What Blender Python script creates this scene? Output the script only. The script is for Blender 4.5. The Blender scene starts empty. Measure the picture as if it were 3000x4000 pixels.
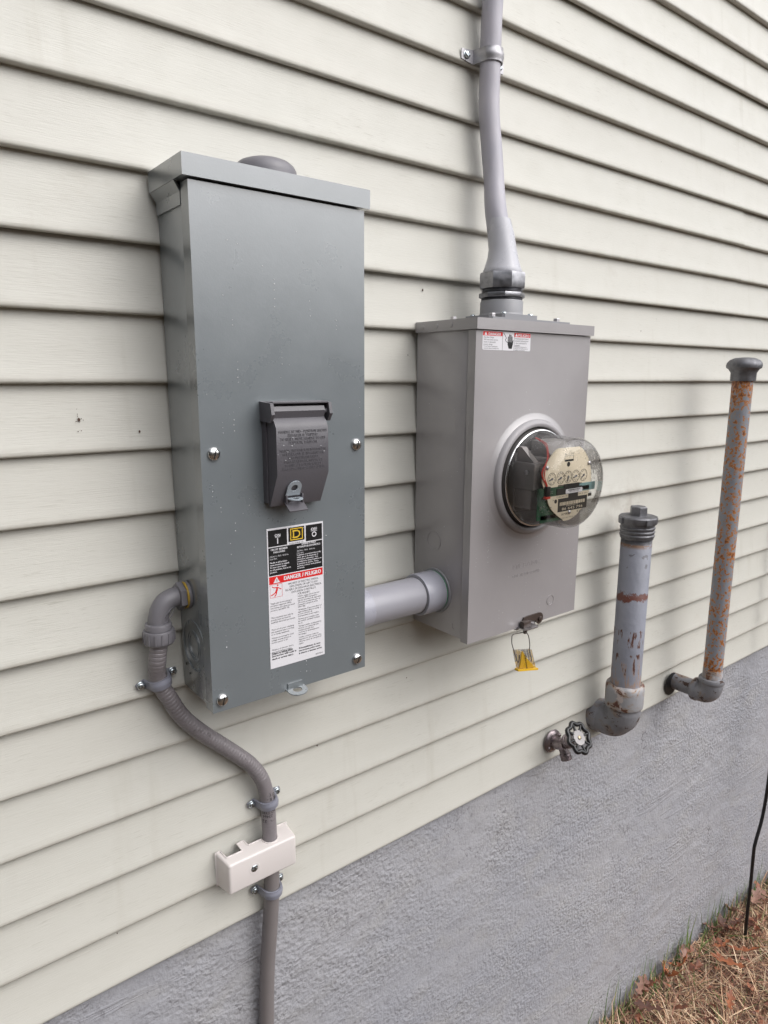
import bpy, bmesh, math, random
from math import sin, cos, pi, radians, atan2, sqrt
from mathutils import Vector, Matrix, noise
random.seed(7)
S = bpy.context.scene
C = S.collection

# ------------------------------------------------------------------ camera, world, sun, exposure
YAW, PITCH, ROLL = 0.661889, 0.195504, 0.0037394
F = Vector((sin(YAW)*cos(PITCH), cos(YAW)*cos(PITCH), -sin(PITCH)))
Rt = Vector((cos(YAW), -sin(YAW), 0)); Up = Rt.cross(F)
R2 = Rt*cos(ROLL)+Up*sin(ROLL); U2 = -Rt*sin(ROLL)+Up*cos(ROLL)
cam_d = bpy.data.cameras.new('camera'); cam = bpy.data.objects.new('camera', cam_d); C.objects.link(cam)
cam.matrix_world = Matrix(((R2.x, U2.x, -F.x, 0), (R2.y, U2.y, -F.y, -1.06385), (R2.z, U2.z, -F.z, 1.02733), (0, 0, 0, 1)))
cam_d.sensor_fit = 'HORIZONTAL'; cam_d.sensor_width = 30; cam_d.lens = 26.676
cam_d.clip_start = .02; cam_d.clip_end = 400
S.camera = cam

SUN_EL, SUN_AZ = radians(46), radians(152)          # azimuth measured clockwise from +Y (bright cloud behind the camera, to the right)
W = bpy.data.worlds.new('World'); S.world = W; W.use_nodes = True
nt = W.node_tree; nt.nodes.clear()
wo = nt.nodes.new('ShaderNodeOutputWorld'); bg = nt.nodes.new('ShaderNodeBackground'); bg.inputs['Strength'].default_value = .115
sky = nt.nodes.new('ShaderNodeTexSky'); sky.sky_type = 'NISHITA'; sky.sun_disc = False
sky.sun_elevation = SUN_EL; sky.sun_rotation = SUN_AZ; sky.air_density = 1.0; sky.dust_density = 3.0; sky.ozone_density = 1.0
hs = nt.nodes.new('ShaderNodeHueSaturation'); hs.inputs['Saturation'].default_value = .23   # overcast: cloud takes the blue out
nt.links.new(sky.outputs[0], hs.inputs['Color']); nt.links.new(hs.outputs[0], bg.inputs['Color']); nt.links.new(bg.outputs[0], wo.inputs[0])
sl = bpy.data.lights.new('sun', 'SUN'); sun = bpy.data.objects.new('sun', sl); C.objects.link(sun)
sl.energy = 1.4; sl.angle = radians(88); sl.color = (1, .985, .985)
sd = Vector((sin(SUN_AZ)*cos(SUN_EL), cos(SUN_AZ)*cos(SUN_EL), sin(SUN_EL)))
sun.rotation_euler = sd.to_track_quat('Z', 'Y').to_euler()
S.view_settings.view_transform = 'Standard'; S.view_settings.look = 'None'
S.view_settings.exposure = .75; S.view_settings.gamma = 1; S.view_settings.use_curve_mapping = False
S.cycles.max_bounces = 7; S.cycles.transparent_max_bounces = 16

# ------------------------------------------------------------------ materials
MATS = {}
class N:
    """small node-graph helper"""
    def __init__(s, name):
        s.m = bpy.data.materials.new(name); s.m.use_nodes = True; s.t = s.m.node_tree; s.t.nodes.clear()
        s.out = s.t.nodes.new('ShaderNodeOutputMaterial'); s.p = s.t.nodes.new('ShaderNodeBsdfPrincipled')
        s.t.links.new(s.p.outputs[0], s.out.inputs[0]); s.tc = s.t.nodes.new('ShaderNodeTexCoord'); MATS[name] = s.m
    def put(s, inp, v):
        if hasattr(v, 'links') or hasattr(v, 'is_output'): s.t.links.new(v, inp)
        else:
            if isinstance(v, (tuple, list)) and len(v) == 3 and inp.type == 'RGBA': v = (*v, 1)
            inp.default_value = v
    def set(s, **k):
        names = dict(col='Base Color', rough='Roughness', metal='Metallic', spec='Specular IOR Level', normal='Normal', coat='Coat Weight', coatr='Coat Roughness', trans='Transmission Weight', alpha='Alpha', ior='IOR')
        for a, v in k.items(): s.put(s.p.inputs[names[a]], v)
        return s
    def co(s, scale=(1, 1, 1), rot=(0, 0, 0)):
        mp = s.t.nodes.new('ShaderNodeMapping'); mp.inputs['Scale'].default_value = scale; mp.inputs['Rotation'].default_value = rot
        s.t.links.new(s.tc.outputs['Object'], mp.inputs[0]); return mp.outputs[0]
    def noise(s, sc, det=4, rough=.55, scale=(1, 1, 1), dist=0, rot=(0, 0, 0)):
        n = s.t.nodes.new('ShaderNodeTexNoise'); s.t.links.new(s.co(scale, rot), n.inputs['Vector'])
        n.inputs['Scale'].default_value = sc; n.inputs['Detail'].default_value = det; n.inputs['Roughness'].default_value = rough; n.inputs['Distortion'].default_value = dist
        return n.outputs['Fac']
    def vor(s, sc, scale=(1, 1, 1), out='Distance', rnd=1):
        n = s.t.nodes.new('ShaderNodeTexVoronoi'); s.t.links.new(s.co(scale), n.inputs['Vector']); n.inputs['Scale'].default_value = sc
        n.inputs['Randomness'].default_value = rnd; return n.outputs[out]
    def ramp(s, v, a, b, c0=(0, 0, 0), c1=(1, 1, 1)):
        n = s.t.nodes.new('ShaderNodeValToRGB'); s.t.links.new(v, n.inputs[0]); e = n.color_ramp.elements
        e[0].position = a; e[1].position = b; e[0].color = (*c0, 1); e[1].color = (*c1, 1); return n.outputs[0]
    def mr(s, v, a, b, c=0., d=1.):
        n = s.t.nodes.new('ShaderNodeMapRange'); s.t.links.new(v, n.inputs[0])
        for i, x in enumerate((a, b, c, d)): n.inputs[1+i].default_value = x
        return n.outputs[0]
    def mix(s, f, a, b, mode='MIX'):
        n = s.t.nodes.new('ShaderNodeMix'); n.data_type = 'RGBA'; n.blend_type = mode
        s.put(n.inputs[0], f); s.put(n.inputs[6], a); s.put(n.inputs[7], b); return n.outputs[2]
    def math(s, op, a, b=0.):
        n = s.t.nodes.new('ShaderNodeMath'); n.operation = op; s.put(n.inputs[0], a); s.put(n.inputs[1], b); return n.outputs[0]
    def sep(s):
        n = s.t.nodes.new('ShaderNodeSeparateXYZ'); s.t.links.new(s.tc.outputs['Object'], n.inputs[0]); return n.outputs
    def bump(s, h, dist=.001, strength=1, normal=None):
        n = s.t.nodes.new('ShaderNodeBump'); n.inputs['Distance'].default_value = dist; n.inputs['Strength'].default_value = strength
        s.t.links.new(h, n.inputs['Height'])
        if normal is not None: s.t.links.new(normal, n.inputs['Normal'])
        return n.outputs[0]

def siding():
    m = N('vinyl_siding'); x, y, z = m.sep()
    big = m.noise(1.6, 3); mid = m.noise(9, 5, .6, (1, 1, 2.2)); grain = m.noise(60, 4, .6, (.55, 3, 9.)); patch = m.noise(5, 2)
    g = m.math('MULTIPLY', m.mr(grain, .60, .70), m.mr(patch, .40, .62))
    c = m.mix(m.mr(big, .3, .7), (.602, .591, .538), (.580, .572, .524))
    c = m.mix(m.mr(mid, .45, .8, 0, .28), c, (.50, .485, .43))
    c = m.mix(m.math('MULTIPLY', g, .52), c, (.32, .30, .25))
    sp = m.vor(22); sc = m.noise(40, 2)
    speck = m.math('MULTIPLY', m.mr(sp, .028, .045, 1, 0), m.mr(sc, .60, .66))
    c = m.mix(m.math('MULTIPLY', speck, .85), c, (.10, .08, .06))
    stain = m.math('MULTIPLY', m.mr(m.noise(4.2, 5, .7, (1, 1, 1.6)), .62, .80), .30)
    c = m.mix(stain, c, (.36, .32, .25))
    # brown tint, strongest at the butt edge and underside of every course
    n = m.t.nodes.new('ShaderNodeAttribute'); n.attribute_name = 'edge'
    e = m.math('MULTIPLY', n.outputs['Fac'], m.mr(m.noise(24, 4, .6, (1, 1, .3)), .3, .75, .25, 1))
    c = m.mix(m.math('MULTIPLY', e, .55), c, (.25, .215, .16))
    vd = m.t.nodes.new('ShaderNodeVectorMath'); vd.operation = 'DISTANCE'; m.t.links.new(m.tc.outputs['Object'], vd.inputs[0]); vd.inputs[1].default_value = (1.49, 0, .655)
    sm = m.math('MULTIPLY', m.mr(vd.outputs['Value'], .02, .13, 1, 0), m.mr(m.noise(26, 4, .65), .42, .62)); c = m.mix(m.math('MULTIPLY', sm, .5), c, (.30, .25, .20))
    oi = m.t.nodes.new('ShaderNodeObjectInfo'); c = m.mix(m.math('MULTIPLY', oi.outputs['Random'], .35), c, (.555, .538, .490))
    st = m.math('MULTIPLY', m.mr(m.noise(15, 3, .6, (1.6, 1, .12)), .58, .74), m.mr(m.noise(3, 2), .45, .6)); c = m.mix(m.math('MULTIPLY', st, .22), c, (.38, .35, .28))
    nb = m.bump(m.noise(60, 4, .6, (.55, 3, 9.)), .0007, .5); nb = m.bump(m.noise(4, 2), .004, .3, nb)
    m.set(col=c, rough=m.mr(m.noise(20, 3), .3, .7, .42, .56), normal=nb, spec=.4)
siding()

def stucco():
    m = N('parged_concrete'); x, y, z = m.sep()
    big = m.noise(2.2, 4); fine = m.noise(130, 3, .6)
    c = m.mix(m.mr(big, .3, .7), (.325, .330, .365), (.385, .382, .402))
    c = m.mix(m.mr(m.noise(7, 5, .65, (1, 1, 1.8), .5), .5, .72, 0, .5), c, (.375, .365, .355))
    c = m.mix(m.mr(m.noise(90, 2), .68, .76, 0, .25), c, (.15, .145, .14))
    # damp yellow-green band where the wall meets the soil
    low = m.math('MULTIPLY', m.mr(m.math('ADD', z, m.math('MULTIPLY', x, .055)), -.98, -1.13), m.mr(m.noise(12, 4), .25, .6, .3, 1))
    c = m.mix(m.math('MULTIPLY', low, .75), c, (.26, .235, .14))
    mask = m.mr(m.noise(4, 3, .55, (1, 1, 1.3)), .36, .64, .22, 1); h1 = m.noise(95, 2, .5); h2 = m.noise(230, 2, .55); v1 = m.mr(m.vor(85), .0, .55)
    tr = m.math('MULTIPLY', m.mr(m.noise(7, 4, .6, (.5, 1, 3.4), .8, (0, .25, 0)), .55, .60), m.mr(m.noise(1.8, 2), .45, .6))
    hh = m.math('ADD', m.math('MULTIPLY', m.math('ADD', h1, m.math('MULTIPLY', v1, .30)), mask), m.math('ADD', m.math('MULTIPLY', h2, .15), m.math('MULTIPLY', tr, .20)))
    ck = m.math('MULTIPLY', m.mr(m.math('ABSOLUTE', m.math('SUBTRACT', m.noise(2.6, 5, .65, (1.4, 1, .8), .4), .5)), .0, .0032, 1, 0), m.mr(m.noise(2.1, 2), .52, .58)); c = m.mix(m.math('MULTIPLY', ck, .7), c, (.12, .115, .12))
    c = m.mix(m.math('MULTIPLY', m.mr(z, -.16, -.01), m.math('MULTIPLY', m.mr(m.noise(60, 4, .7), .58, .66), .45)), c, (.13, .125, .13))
    pit = m.math('MULTIPLY', m.mr(h1, .40, .33), mask); c = m.mix(m.math('MULTIPLY', pit, .12), c, (.17, .165, .165))
    nb = m.bump(hh, .012, .50)
    m.set(col=c, rough=.78, normal=nb, spec=.35)
stucco()

def paint(name, col, rough=.38, var=.06, bump=.35, streak=.5, spec=.5, coat=.0):
    m = N(name); c2 = tuple(min(1, v*(1-var*1.6)) for v in col)
    c = m.mix(m.mr(m.noise(7, 4, .6), .3, .75), col, c2)
    c = m.mix(m.math('MULTIPLY', m.mr(m.noise(9, 4, .6, (1, 1, .3)), .58, .85), streak*.35), c, tuple(v*.72 for v in col))
    c = m.mix(m.math('MULTIPLY', m.mr(m.vor(26), .018, .03, 1, 0), m.mr(m.noise(20, 2), .64, .68, 0, .6)), c, tuple(v*.3 for v in col))
    nb = m.bump(m.noise(420, 2), .00035, bump); nb = m.bump(m.noise(6, 2), .004, .25, nb)
    m.set(col=c, rough=m.mr(m.noise(9, 5, .65), .35, .7, rough-.05, rough+.09), normal=nb, spec=spec, coat=coat, coatr=.27)
    m.p.inputs['Coat IOR'].default_value = 1.7
    return m.m
paint('enclosure_paint', (.158, .180, .194), .30, streak=.35, spec=1., coat=1.)
paint('meter_box_paint', (.335, .316, .322), .36, streak=.2, spec=.8, coat=.6)
paint('meter_ring_paint', (.345, .330, .340), .40, streak=.1)
paint('hub_paint', (.27, .27, .285), .40)
paint('handle_plastic', (.105, .100, .112), .36, bump=.6)
paint('pvc_conduit', (.33, .325, .36), .36, .05, .2)
paint('pvc_light', (.36, .36, .41), .30, .04, .2)
paint('pvc_lower', (.215, .195, .195), .40, .06, .25, .8)
paint('clamp_plastic', (.265, .270, .325), .38, .08)
paint('fitting_plastic', (.185, .178, .195), .40, .06, .4)
paint('zinc_plate', (.36, .40, .44), .42)
paint('disc_plate', (.46, .44, .44), .45, .25)
paint('dirt', (.10, .06, .045), .8)
paint('beige_plastic', (.72, .67, .65), .36, .03, .2, .25)
paint('black_plastic', (.012, .012, .013), .28)
paint('wire_rubber', (.008, .008, .009), .45)
paint('tan_enamel', (.72, .63, .48), .42, .04, .1, .15)
paint('pcb', (.025, .085, .045), .35, .2)
paint('pcb_blue', (.20, .33, .33), .35, .1)
paint('meter_base_plastic', (.060, .055, .052), .40, .15)
paint('meter_frame_plastic', (.25, .23, .22), .42, .15)
paint('red_insulation', (.55, .045, .03), .35)
paint('seal_yellow', (.78, .47, .03), .25)
paint('seal_iron', (.060, .042, .036), .42)
paint('paper_white', (.74, .73, .76), .35, .02, .05, 0)
paint('ink_black', (.012, .012, .013), .35, .02, .05, 0)
paint('ink_red', (.68, .020, .020), .35, .02, .05, 0)
paint('ink_yellow', (.75, .50, .05), .35, .02, .05, 0)
paint('ink_grey', (.16, .16, .17), .4, .02, .05, 0)
paint('sealant', (.50, .50, .54), .28, .08, .3)
paint('gasket_yellow', (.50, .33, .05), .4)
paint('gasket_green', (.03, .25, .10), .4)
def cable():
    m = N('cable_jacket')
    c = m.mix(m.mr(m.noise(9, 4), .3, .7), (.385, .375, .425), (.45, .43, .47))
    c = m.mix(m.mr(m.noise(30, 4, .6, (1, 1, .12)), .62, .72, 0, .45), c, (.22, .21, .24))
    nb = m.bump(m.noise(14, 3, .5, (1, 1, .35)), .010, .55); nb = m.bump(m.noise(300, 2), .0004, .4, nb)
    m.set(col=c, rough=.40, normal=nb)
cable()
def flex():
    m = N('flex_hose')
    c = m.mix(m.mr(m.noise(10, 4), .3, .7), (.200, .180, .190), (.235, .215, .225))
    c = m.mix(m.mr(m.noise(45, 3), .68, .72, 0, .6), c, (.10, .085, .09))
    m.set(col=c, rough=.38, normal=m.bump(m.noise(300, 2), .0004, .3))
flex()
def metal(name, col, rough, var=.15, metallic=1.):
    m = N(name)
    c = m.mix(m.mr(m.noise(60, 4), .35, .7), col, tuple(v*(1-var*2) for v in col))
    m.set(col=c, rough=m.mr(m.noise(80, 3), .3, .7, rough*.7, rough*1.3), metal=metallic, normal=m.bump(m.noise(120, 3), .0006, .35))
metal('chrome', (.78, .77, .76), .16, .05)
metal('zinc_screw', (.62, .68, .72), .25, .12)
metal('galvanised', (.66, .64, .66), .34, .12)
metal('strap_metal', (.46, .45, .47), .50, .15, .8)
metal('cast_zinc', (.34, .34, .36), .45, .2)
metal('dark_cast', (.20, .20, .215), .50, .2, .6)
metal('bibb_metal', (.34, .29, .30), .34, .2, .85)
metal('brass_dirty', (.50, .42, .30), .4, .2)
def rusty(name, base, dots):
    m = N(name); x, y, z = m.sep()
    c = m.mix(m.mr(m.noise(8, 5, .6), .3, .7), base, tuple(v*.82 for v in base))
    if dots == 'spots':
        n1 = m.noise(105, 4, .60, (1, 1, .85), .4); cl = m.noise(7, 2, .5)
        f = m.math('ADD', n1, m.math('MULTIPLY', m.math('SUBTRACT', cl, .5), .30)); f = m.math('ADD', f, m.mr(z, .93, 1.02, 0, .10)); f = m.math('ADD', f, m.mr(z, .16, .24, .07, 0))
        c = m.mix(m.mr(f, .51, .535, 0, .6), c, (.36, .28, .20)); c = m.mix(m.mr(f, .54, .562), c, (.42, .16, .045)); c = m.mix(m.mr(f, .62, .68), c, (.17, .06, .03))
    elif dots == 'scrapes':
        n1 = m.noise(30, 4, .62, (3.0, 3.0, .55), .2); dz = lambda z0, w: m.mr(m.math('ABSOLUTE', m.math('SUBTRACT', z, z0)), w*.55, w, 1, 0)
        w1 = m.math('MAXIMUM', m.math('MAXIMUM', dz(.335, .040), dz(.262, .050)), m.math('MULTIPLY', dz(.390, .030), .55))
        f = m.math('ADD', n1, m.math('MULTIPLY', m.math('SUBTRACT', w1, 1), .35))
        c = m.mix(m.math('MULTIPLY', dz(.235, .050), m.mr(n1, .48, .60, 0, .7)), c, (.40, .22, .10))
        band = m.math('ADD', m.mr(m.math('ABSOLUTE', m.math('ADD', m.math('SUBTRACT', z, .452), m.math('MULTIPLY', m.math('SUBTRACT', m.noise(26, 5, .75), .5), .075))), .007, .011, 1, 0), 0)
        c = m.mix(m.mr(f, .545, .575, 0, .55), c, (.40, .25, .12)); c = m.mix(m.mr(f, .548, .572), c, (.085, .032, .022))
        c = m.mix(band, c, (.125, .042, .030))
        top = m.math('MULTIPLY', m.mr(z, .52, .54), m.mr(m.noise(34, 3), .64, .66)); c = m.mix(top, c, (.04, .03, .03))
        c = m.mix(m.mr(z, .452, .5, 0, .5), c, tuple(v*.62 for v in base))
        c = m.mix(m.math('MULTIPLY', m.mr(z, .585, .592), m.mr(m.noise(40, 3, .6, (1, 1, 2)), .42, .5)), c, (.16, .09, .055))
    else:
        n1 = m.noise(18, 5, .65, (1, 1, 1.4), .6)
        c = m.mix(m.mr(n1, .50, .58, 0, .7), c, (.34, .22, .12)); c = m.mix(m.mr(n1, .57, .60), c, (.12, .05, .035))
        c = m.mix(m.mr(m.noise(30, 3), .62, .66), c, (.50, .44, .42))
    m.set(col=c, rough=.48, normal=m.bump(m.noise(70, 4), .0025, .5))
rusty('vent_pipe_paint', (.275, .288, .325), 'spots')
rusty('fill_pipe_paint', (.275, .285, .335), 'scrapes')
rusty('fill_collar_paint', (.36, .36, .38), 'collar')
def elbow_mat():
    m = N('elbow_paint'); n1 = m.noise(16, 5, .65, (1, 1, 1.4), .6)
    c = m.mix(m.mr(m.noise(8, 4), .3, .7), (.205, .205, .222), (.25, .25, .27))
    c = m.mix(m.mr(n1, .53, .63, 0, .75), c, (.22, .15, .10)); c = m.mix(m.mr(m.noise(38, 5, .7), .58, .61), c, (.055, .028, .02))
    m.set(col=c, rough=.5, normal=m.bump(m.noise(90, 4), .002, .5))
elbow_mat()

def thin_glass(name, tint, dirt, drops):
    m = N(name); t = m.t; x, y, z = m.sep()
    tr = t.nodes.new('ShaderNodeBsdfTransparent'); tr.inputs[0].default_value = (*tint, 1)
    gl = t.nodes.new('ShaderNodeBsdfGlossy'); gl.inputs['Roughness'].default_value = .03; gl.inputs[0].default_value = (1, 1, 1, 1)
    fr = t.nodes.new('ShaderNodeFresnel'); fr.inputs['IOR'].default_value = 1.5 if drops else 1.28
    if drops:
        w = m.mr(z, -.02, .07); d = m.mr(m.vor(210, (1, 1, .75)), .10, .40, 1, 0); dd = m.math('MULTIPLY', d, m.math('MULTIPLY', w, m.mr(m.noise(30, 2), .42, .5)))
        b = m.bump(m.math('ADD', dd, m.math('MULTIPLY', m.noise(18, 2), .08)),   .0018, .8); t.links.new(b, gl.inputs['Normal']); t.links.new(b, fr.inputs['Normal'])
    mx = t.nodes.new('ShaderNodeMixShader'); t.links.new(m.math('MINIMUM', m.math('ADD', m.math('MULTIPLY', fr.outputs[0], .72), .015), 1), mx.inputs[0]); t.links.new(tr.outputs[0], mx.inputs[1]); t.links.new(gl.outputs[0], mx.inputs[2])
    df = t.nodes.new('ShaderNodeBsdfDiffuse'); df.inputs[0].default_value = (.30, .27, .22, 1)
    m2 = t.nodes.new('ShaderNodeMixShader'); dn = m.math('MULTIPLY', m.mr(z, .02, -.085, .03, .42), m.mr(m.noise(26, 5, .7), .3, .75, .35, 1))
    t.links.new(m.math('MULTIPLY', dn, dirt), m2.inputs[0]); t.links.new(mx.outputs[0], m2.inputs[1]); t.links.new(df.outputs[0], m2.inputs[2])
    t.links.new(m2.outputs[0], m.out.inputs[0])
thin_glass('meter_glass', (.99, .99, .985), .45, True)
thin_glass('clear_plastic', (.93, .93, .93), .1, False)
def water():
    m = N('water_drop'); m.set(col=(.9, .9, .92), rough=.05, trans=.35, ior=1.33, spec=.8)
water()
def ground_mat():
    m = N('soil'); c = m.mix(m.mr(m.noise(30, 5), .35, .7), (.055, .035, .022), (.13, .085, .05)); m.set(col=c, rough=.9, normal=m.bump(m.noise(60, 5), .02, .8))
    m = N('dark_foliage'); m.set(col=m.mix(m.mr(m.noise(.6, 3), .35, .65), (.045, .04, .03), (.085, .075, .05)), rough=.8)
    m = N('straw'); n = m.t.nodes.new('ShaderNodeAttribute'); n.attribute_name = 'tint'; m.set(col=n.outputs['Color'], rough=.55)
    for nm, a, b in (('oak_leaf_orange', (.36, .12, .045), (.22, .07, .03)), ('oak_leaf_pink', (.30, .17, .125), (.22, .11, .08)), ('oak_leaf_litter', (.33, .12, .06), (.12, .05, .035)), ('oak_leaf_dark', (.13, .06, .04), (.08, .035, .025))):
        m = N(nm); c = m.mix(m.mr(m.noise(40, 4), .35, .65), a, b); m.set(col=c, rough=.55, normal=m.bump(m.noise(120, 3), .001, .5))
ground_mat()

# ------------------------------------------------------------------ mesh helpers
def V(*a): return Vector(a)
def finish(name, bm, mat, parent=None, rel=None, smooth=35, label=None, kind=None):
    """link a bmesh as ONE mesh object; absolute coordinates are moved to the thing's base"""
    root = parent
    while root is not None and root.parent is not None: root = root.parent
    o0 = V(0, 0, 0)
    if rel is not None: o0 = rel
    elif root is not None and not root.get('_local'): o0 = root.location
    if o0.length: bmesh.ops.translate(bm, verts=bm.verts, vec=-o0)
    bmesh.ops.recalc_face_normals(bm, faces=bm.faces)
    if smooth:
        th = radians(smooth)
        for f in bm.faces: f.smooth = True
        for e in bm.edges:
            if len(e.link_faces) == 2 and e.calc_face_angle(0) > th: e.smooth = False
    me = bpy.data.meshes.new(name); bm.to_mesh(me); bm.free()
    me.materials.append(MATS[mat]); o = bpy.data.objects.new(name, me); C.objects.link(o)
    if parent is not None: o.parent = parent
    elif rel is not None: o.location = rel
    if label: o['label'] = label
    if kind: o['kind'] = kind
    elif name in ('black_print', 'white_print', 'printed_marking', 'solder_joint', 'punched_hole', 'raised_lettering', 'stamped_lettering', 'red_pictogram'): o['kind'] = 'stuff'
    return o
def thing(name, label, cat, loc=(0, 0, 0), group=None, local=False):
    o = bpy.data.objects.new(name, None); C.objects.link(o); o.location = loc; o['label'] = label; o['category'] = cat
    o.empty_display_size = .05
    if group: o['group'] = group
    if local: o['_local'] = 1
    return o
def tag(o, label, cat, group=None):
    o['label'] = label; o['category'] = cat
    if group: o['group'] = group
    return o
def dup(root, loc, rot=None, label=None):
    r = root.copy(); C.objects.link(r); r.location = loc
    if rot: r.rotation_euler = rot
    if label: r['label'] = label
    for ch in list(root.children):
        c = ch.copy(); C.objects.link(c); c.parent = r
        for g in ch.children:
            d = g.copy(); C.objects.link(d); d.parent = c
    return r
def B(): return bmesh.new()
def box(bm, x0, x1, y0, y1, z0, z1, bev=0, seg=2):
    r = bmesh.ops.create_cube(bm, size=1); vs = r['verts']
    for v in vs: v.co = V((x0+x1)/2+v.co.x*(x1-x0), (y0+y1)/2+v.co.y*(y1-y0), (z0+z1)/2+v.co.z*(z1-z0))
    if bev:
        es = list({e for v in vs for e in v.link_edges})
        bmesh.ops.bevel(bm, geom=es, offset=bev, segments=seg, profile=.5, affect='EDGES')
    return bm
def frame(d):
    d = d.normalized(); a = V(0, 0, 1) if abs(d.z) < .9 else V(1, 0, 0)
    u = a.cross(d).normalized(); return u, d.cross(u).normalized()
def lathe(bm, prof, org, d, n=32, caps=True, ph=0):
    """prof: list of (radius, distance along d)"""
    u, w = frame(d); d = d.normalized(); rings = []
    for r, h in prof:
        if r < 1e-6: rings.append([bm.verts.new(org+d*h)])
        else: rings.append([bm.verts.new(org+d*h+u*r*cos(ph+2*pi*i/n)+w*r*sin(ph+2*pi*i/n)) for i in range(n)])
    for a, b in zip(rings, rings[1:]):
        for i in range(n):
            j = (i+1) % n
            if len(a) == 1 and len(b) == 1: continue
            if len(a) == 1: bm.faces.new((a[0], b[j], b[i]))
            elif len(b) == 1: bm.faces.new((a[i], a[j], b[0]))
            else: bm.faces.new((a[i], a[j], b[j], b[i]))
    if caps:
        for r in (rings[0], rings[-1]):
            if len(r) > 1: bm.faces.new(r)
    return bm
def spline(pts, n=8):
    P = [Vector(p) for p in pts]; P = [2*P[0]-P[1]]+P+[2*P[-1]-P[-2]]; out = []
    for i in range(1, len(P)-2):
        for k in range(n):
            t = k/n; a, b, c, d = P[i-1], P[i], P[i+1], P[i+2]
            out.append(.5*((2*b)+(c-a)*t+(2*a-5*b+4*c-d)*t*t+(-a+3*b-3*c+d)*t**3))
    out.append(P[-2]); return out
def tube(bm, pts, r, n=20, caps=True, flat=None):
    """r: number or list per point; parallel-transport frames"""
    P = [Vector(p) for p in pts]; rings = []; u = None
    for i, p in enumerate(P):
        t = (P[min(i+1, len(P)-1)]-P[max(i-1, 0)]).normalized()
        if u is None: u, w = frame(t)
        else: u = (u-t*u.dot(t)).normalized()
        w = t.cross(u); rr = r[i] if isinstance(r, (list, tuple)) else r
        rings.append([bm.verts.new(p+(u*cos(2*pi*k/n)+w*sin(2*pi*k/n))*rr) for k in range(n)])
    for a, b in zip(rings, rings[1:]):
        for k in range(n): bm.faces.new((a[k], a[(k+1) % n], b[(k+1) % n], b[k]))
    if caps: bm.faces.new(rings[0]); bm.faces.new(rings[-1])
    return bm
def prism(bm, poly, o, ax, ay, d):
    """poly 2D -> o+ax*x+ay*y, extruded by vector d"""
    a = [bm.verts.new(o+ax*x+ay*y) for x, y in poly]; b = [bm.verts.new(v.co+d) for v in a]; n = len(a)
    bm.faces.new(a); bm.faces.new(b[::-1])
    for i in range(n): bm.faces.new((a[i], a[(i+1) % n], b[(i+1) % n], b[i]))
    return bm
XA, YA, ZA = V(1, 0, 0), V(0, 1, 0), V(0, 0, 1)
def front(bm, poly, y, th): return prism(bm, poly, V(0, y, 0), XA, ZA, V(0, -th, 0))
def rect(x0, x1, z0, z1): return [(x0, z0), (x1, z0), (x1, z1), (x0, z1)]
def ring_plate(bm, o, d, r0, r1, th, n=24, holes=None):
    lathe(bm, [(r0, 0), (r1, 0), (r1, th), (r0, th), (r0, 0)], o, d, n, False)
def bevel_sharp(bm, off, seg=2, ang=40):
    es = [e for e in bm.edges if len(e.link_faces) == 2 and e.calc_face_angle(0) > radians(ang)]
    bmesh.ops.bevel(bm, geom=es, offset=off, segments=seg, profile=.5, affect='EDGES', clamp_overlap=True)
BARN = [0]
def bar(bm, a, b, w, y, th):
    """thin flat bar between two points of the x-z plane, standing th proud of plane y"""
    a = V(a[0], 0, a[1]); b = V(b[0], 0, b[1]); t = (b-a).normalized(); n = V(-t.z, 0, t.x)*w/2; BARN[0] = (BARN[0]+1) % 9; th = th+BARN[0]*.00002
    front(bm, [(p.x, p.z) for p in (a-n, b-n, b+n, a+n)], y, th)

# glyphs: every character once, then laid out by hand
GL = {}
def load_glyphs():
    chars = sorted(set('ABCDEFGHIJKLMNOPQRSTUVWXYZabcdefghijklmnopqrstuvwxyz0123456789.,-/:()!&*~®óéá')); obs = []
    for ch in chars:
        cu = bpy.data.curves.new('g', 'FONT'); cu.body = ch; cu.resolution_u = 2; o = bpy.data.objects.new('g', cu); C.objects.link(o); obs.append((ch, o))
    bpy.context.view_layer.update(); dg = bpy.context.evaluated_depsgraph_get()
    for ch, o in obs:
        me = bpy.data.meshes.new_from_object(o.evaluated_get(dg)); vs = [v.co.copy() for v in me.vertices]; fs = [tuple(p.vertices) for p in me.polygons]
        x1 = max([v.x for v in vs] or [.3]); GL[ch] = (vs, fs, x1); bpy.data.meshes.remove(me)
    for ch, o in obs:
        cu = o.data; bpy.data.objects.remove(o); bpy.data.curves.remove(cu)
load_glyphs()
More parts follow.
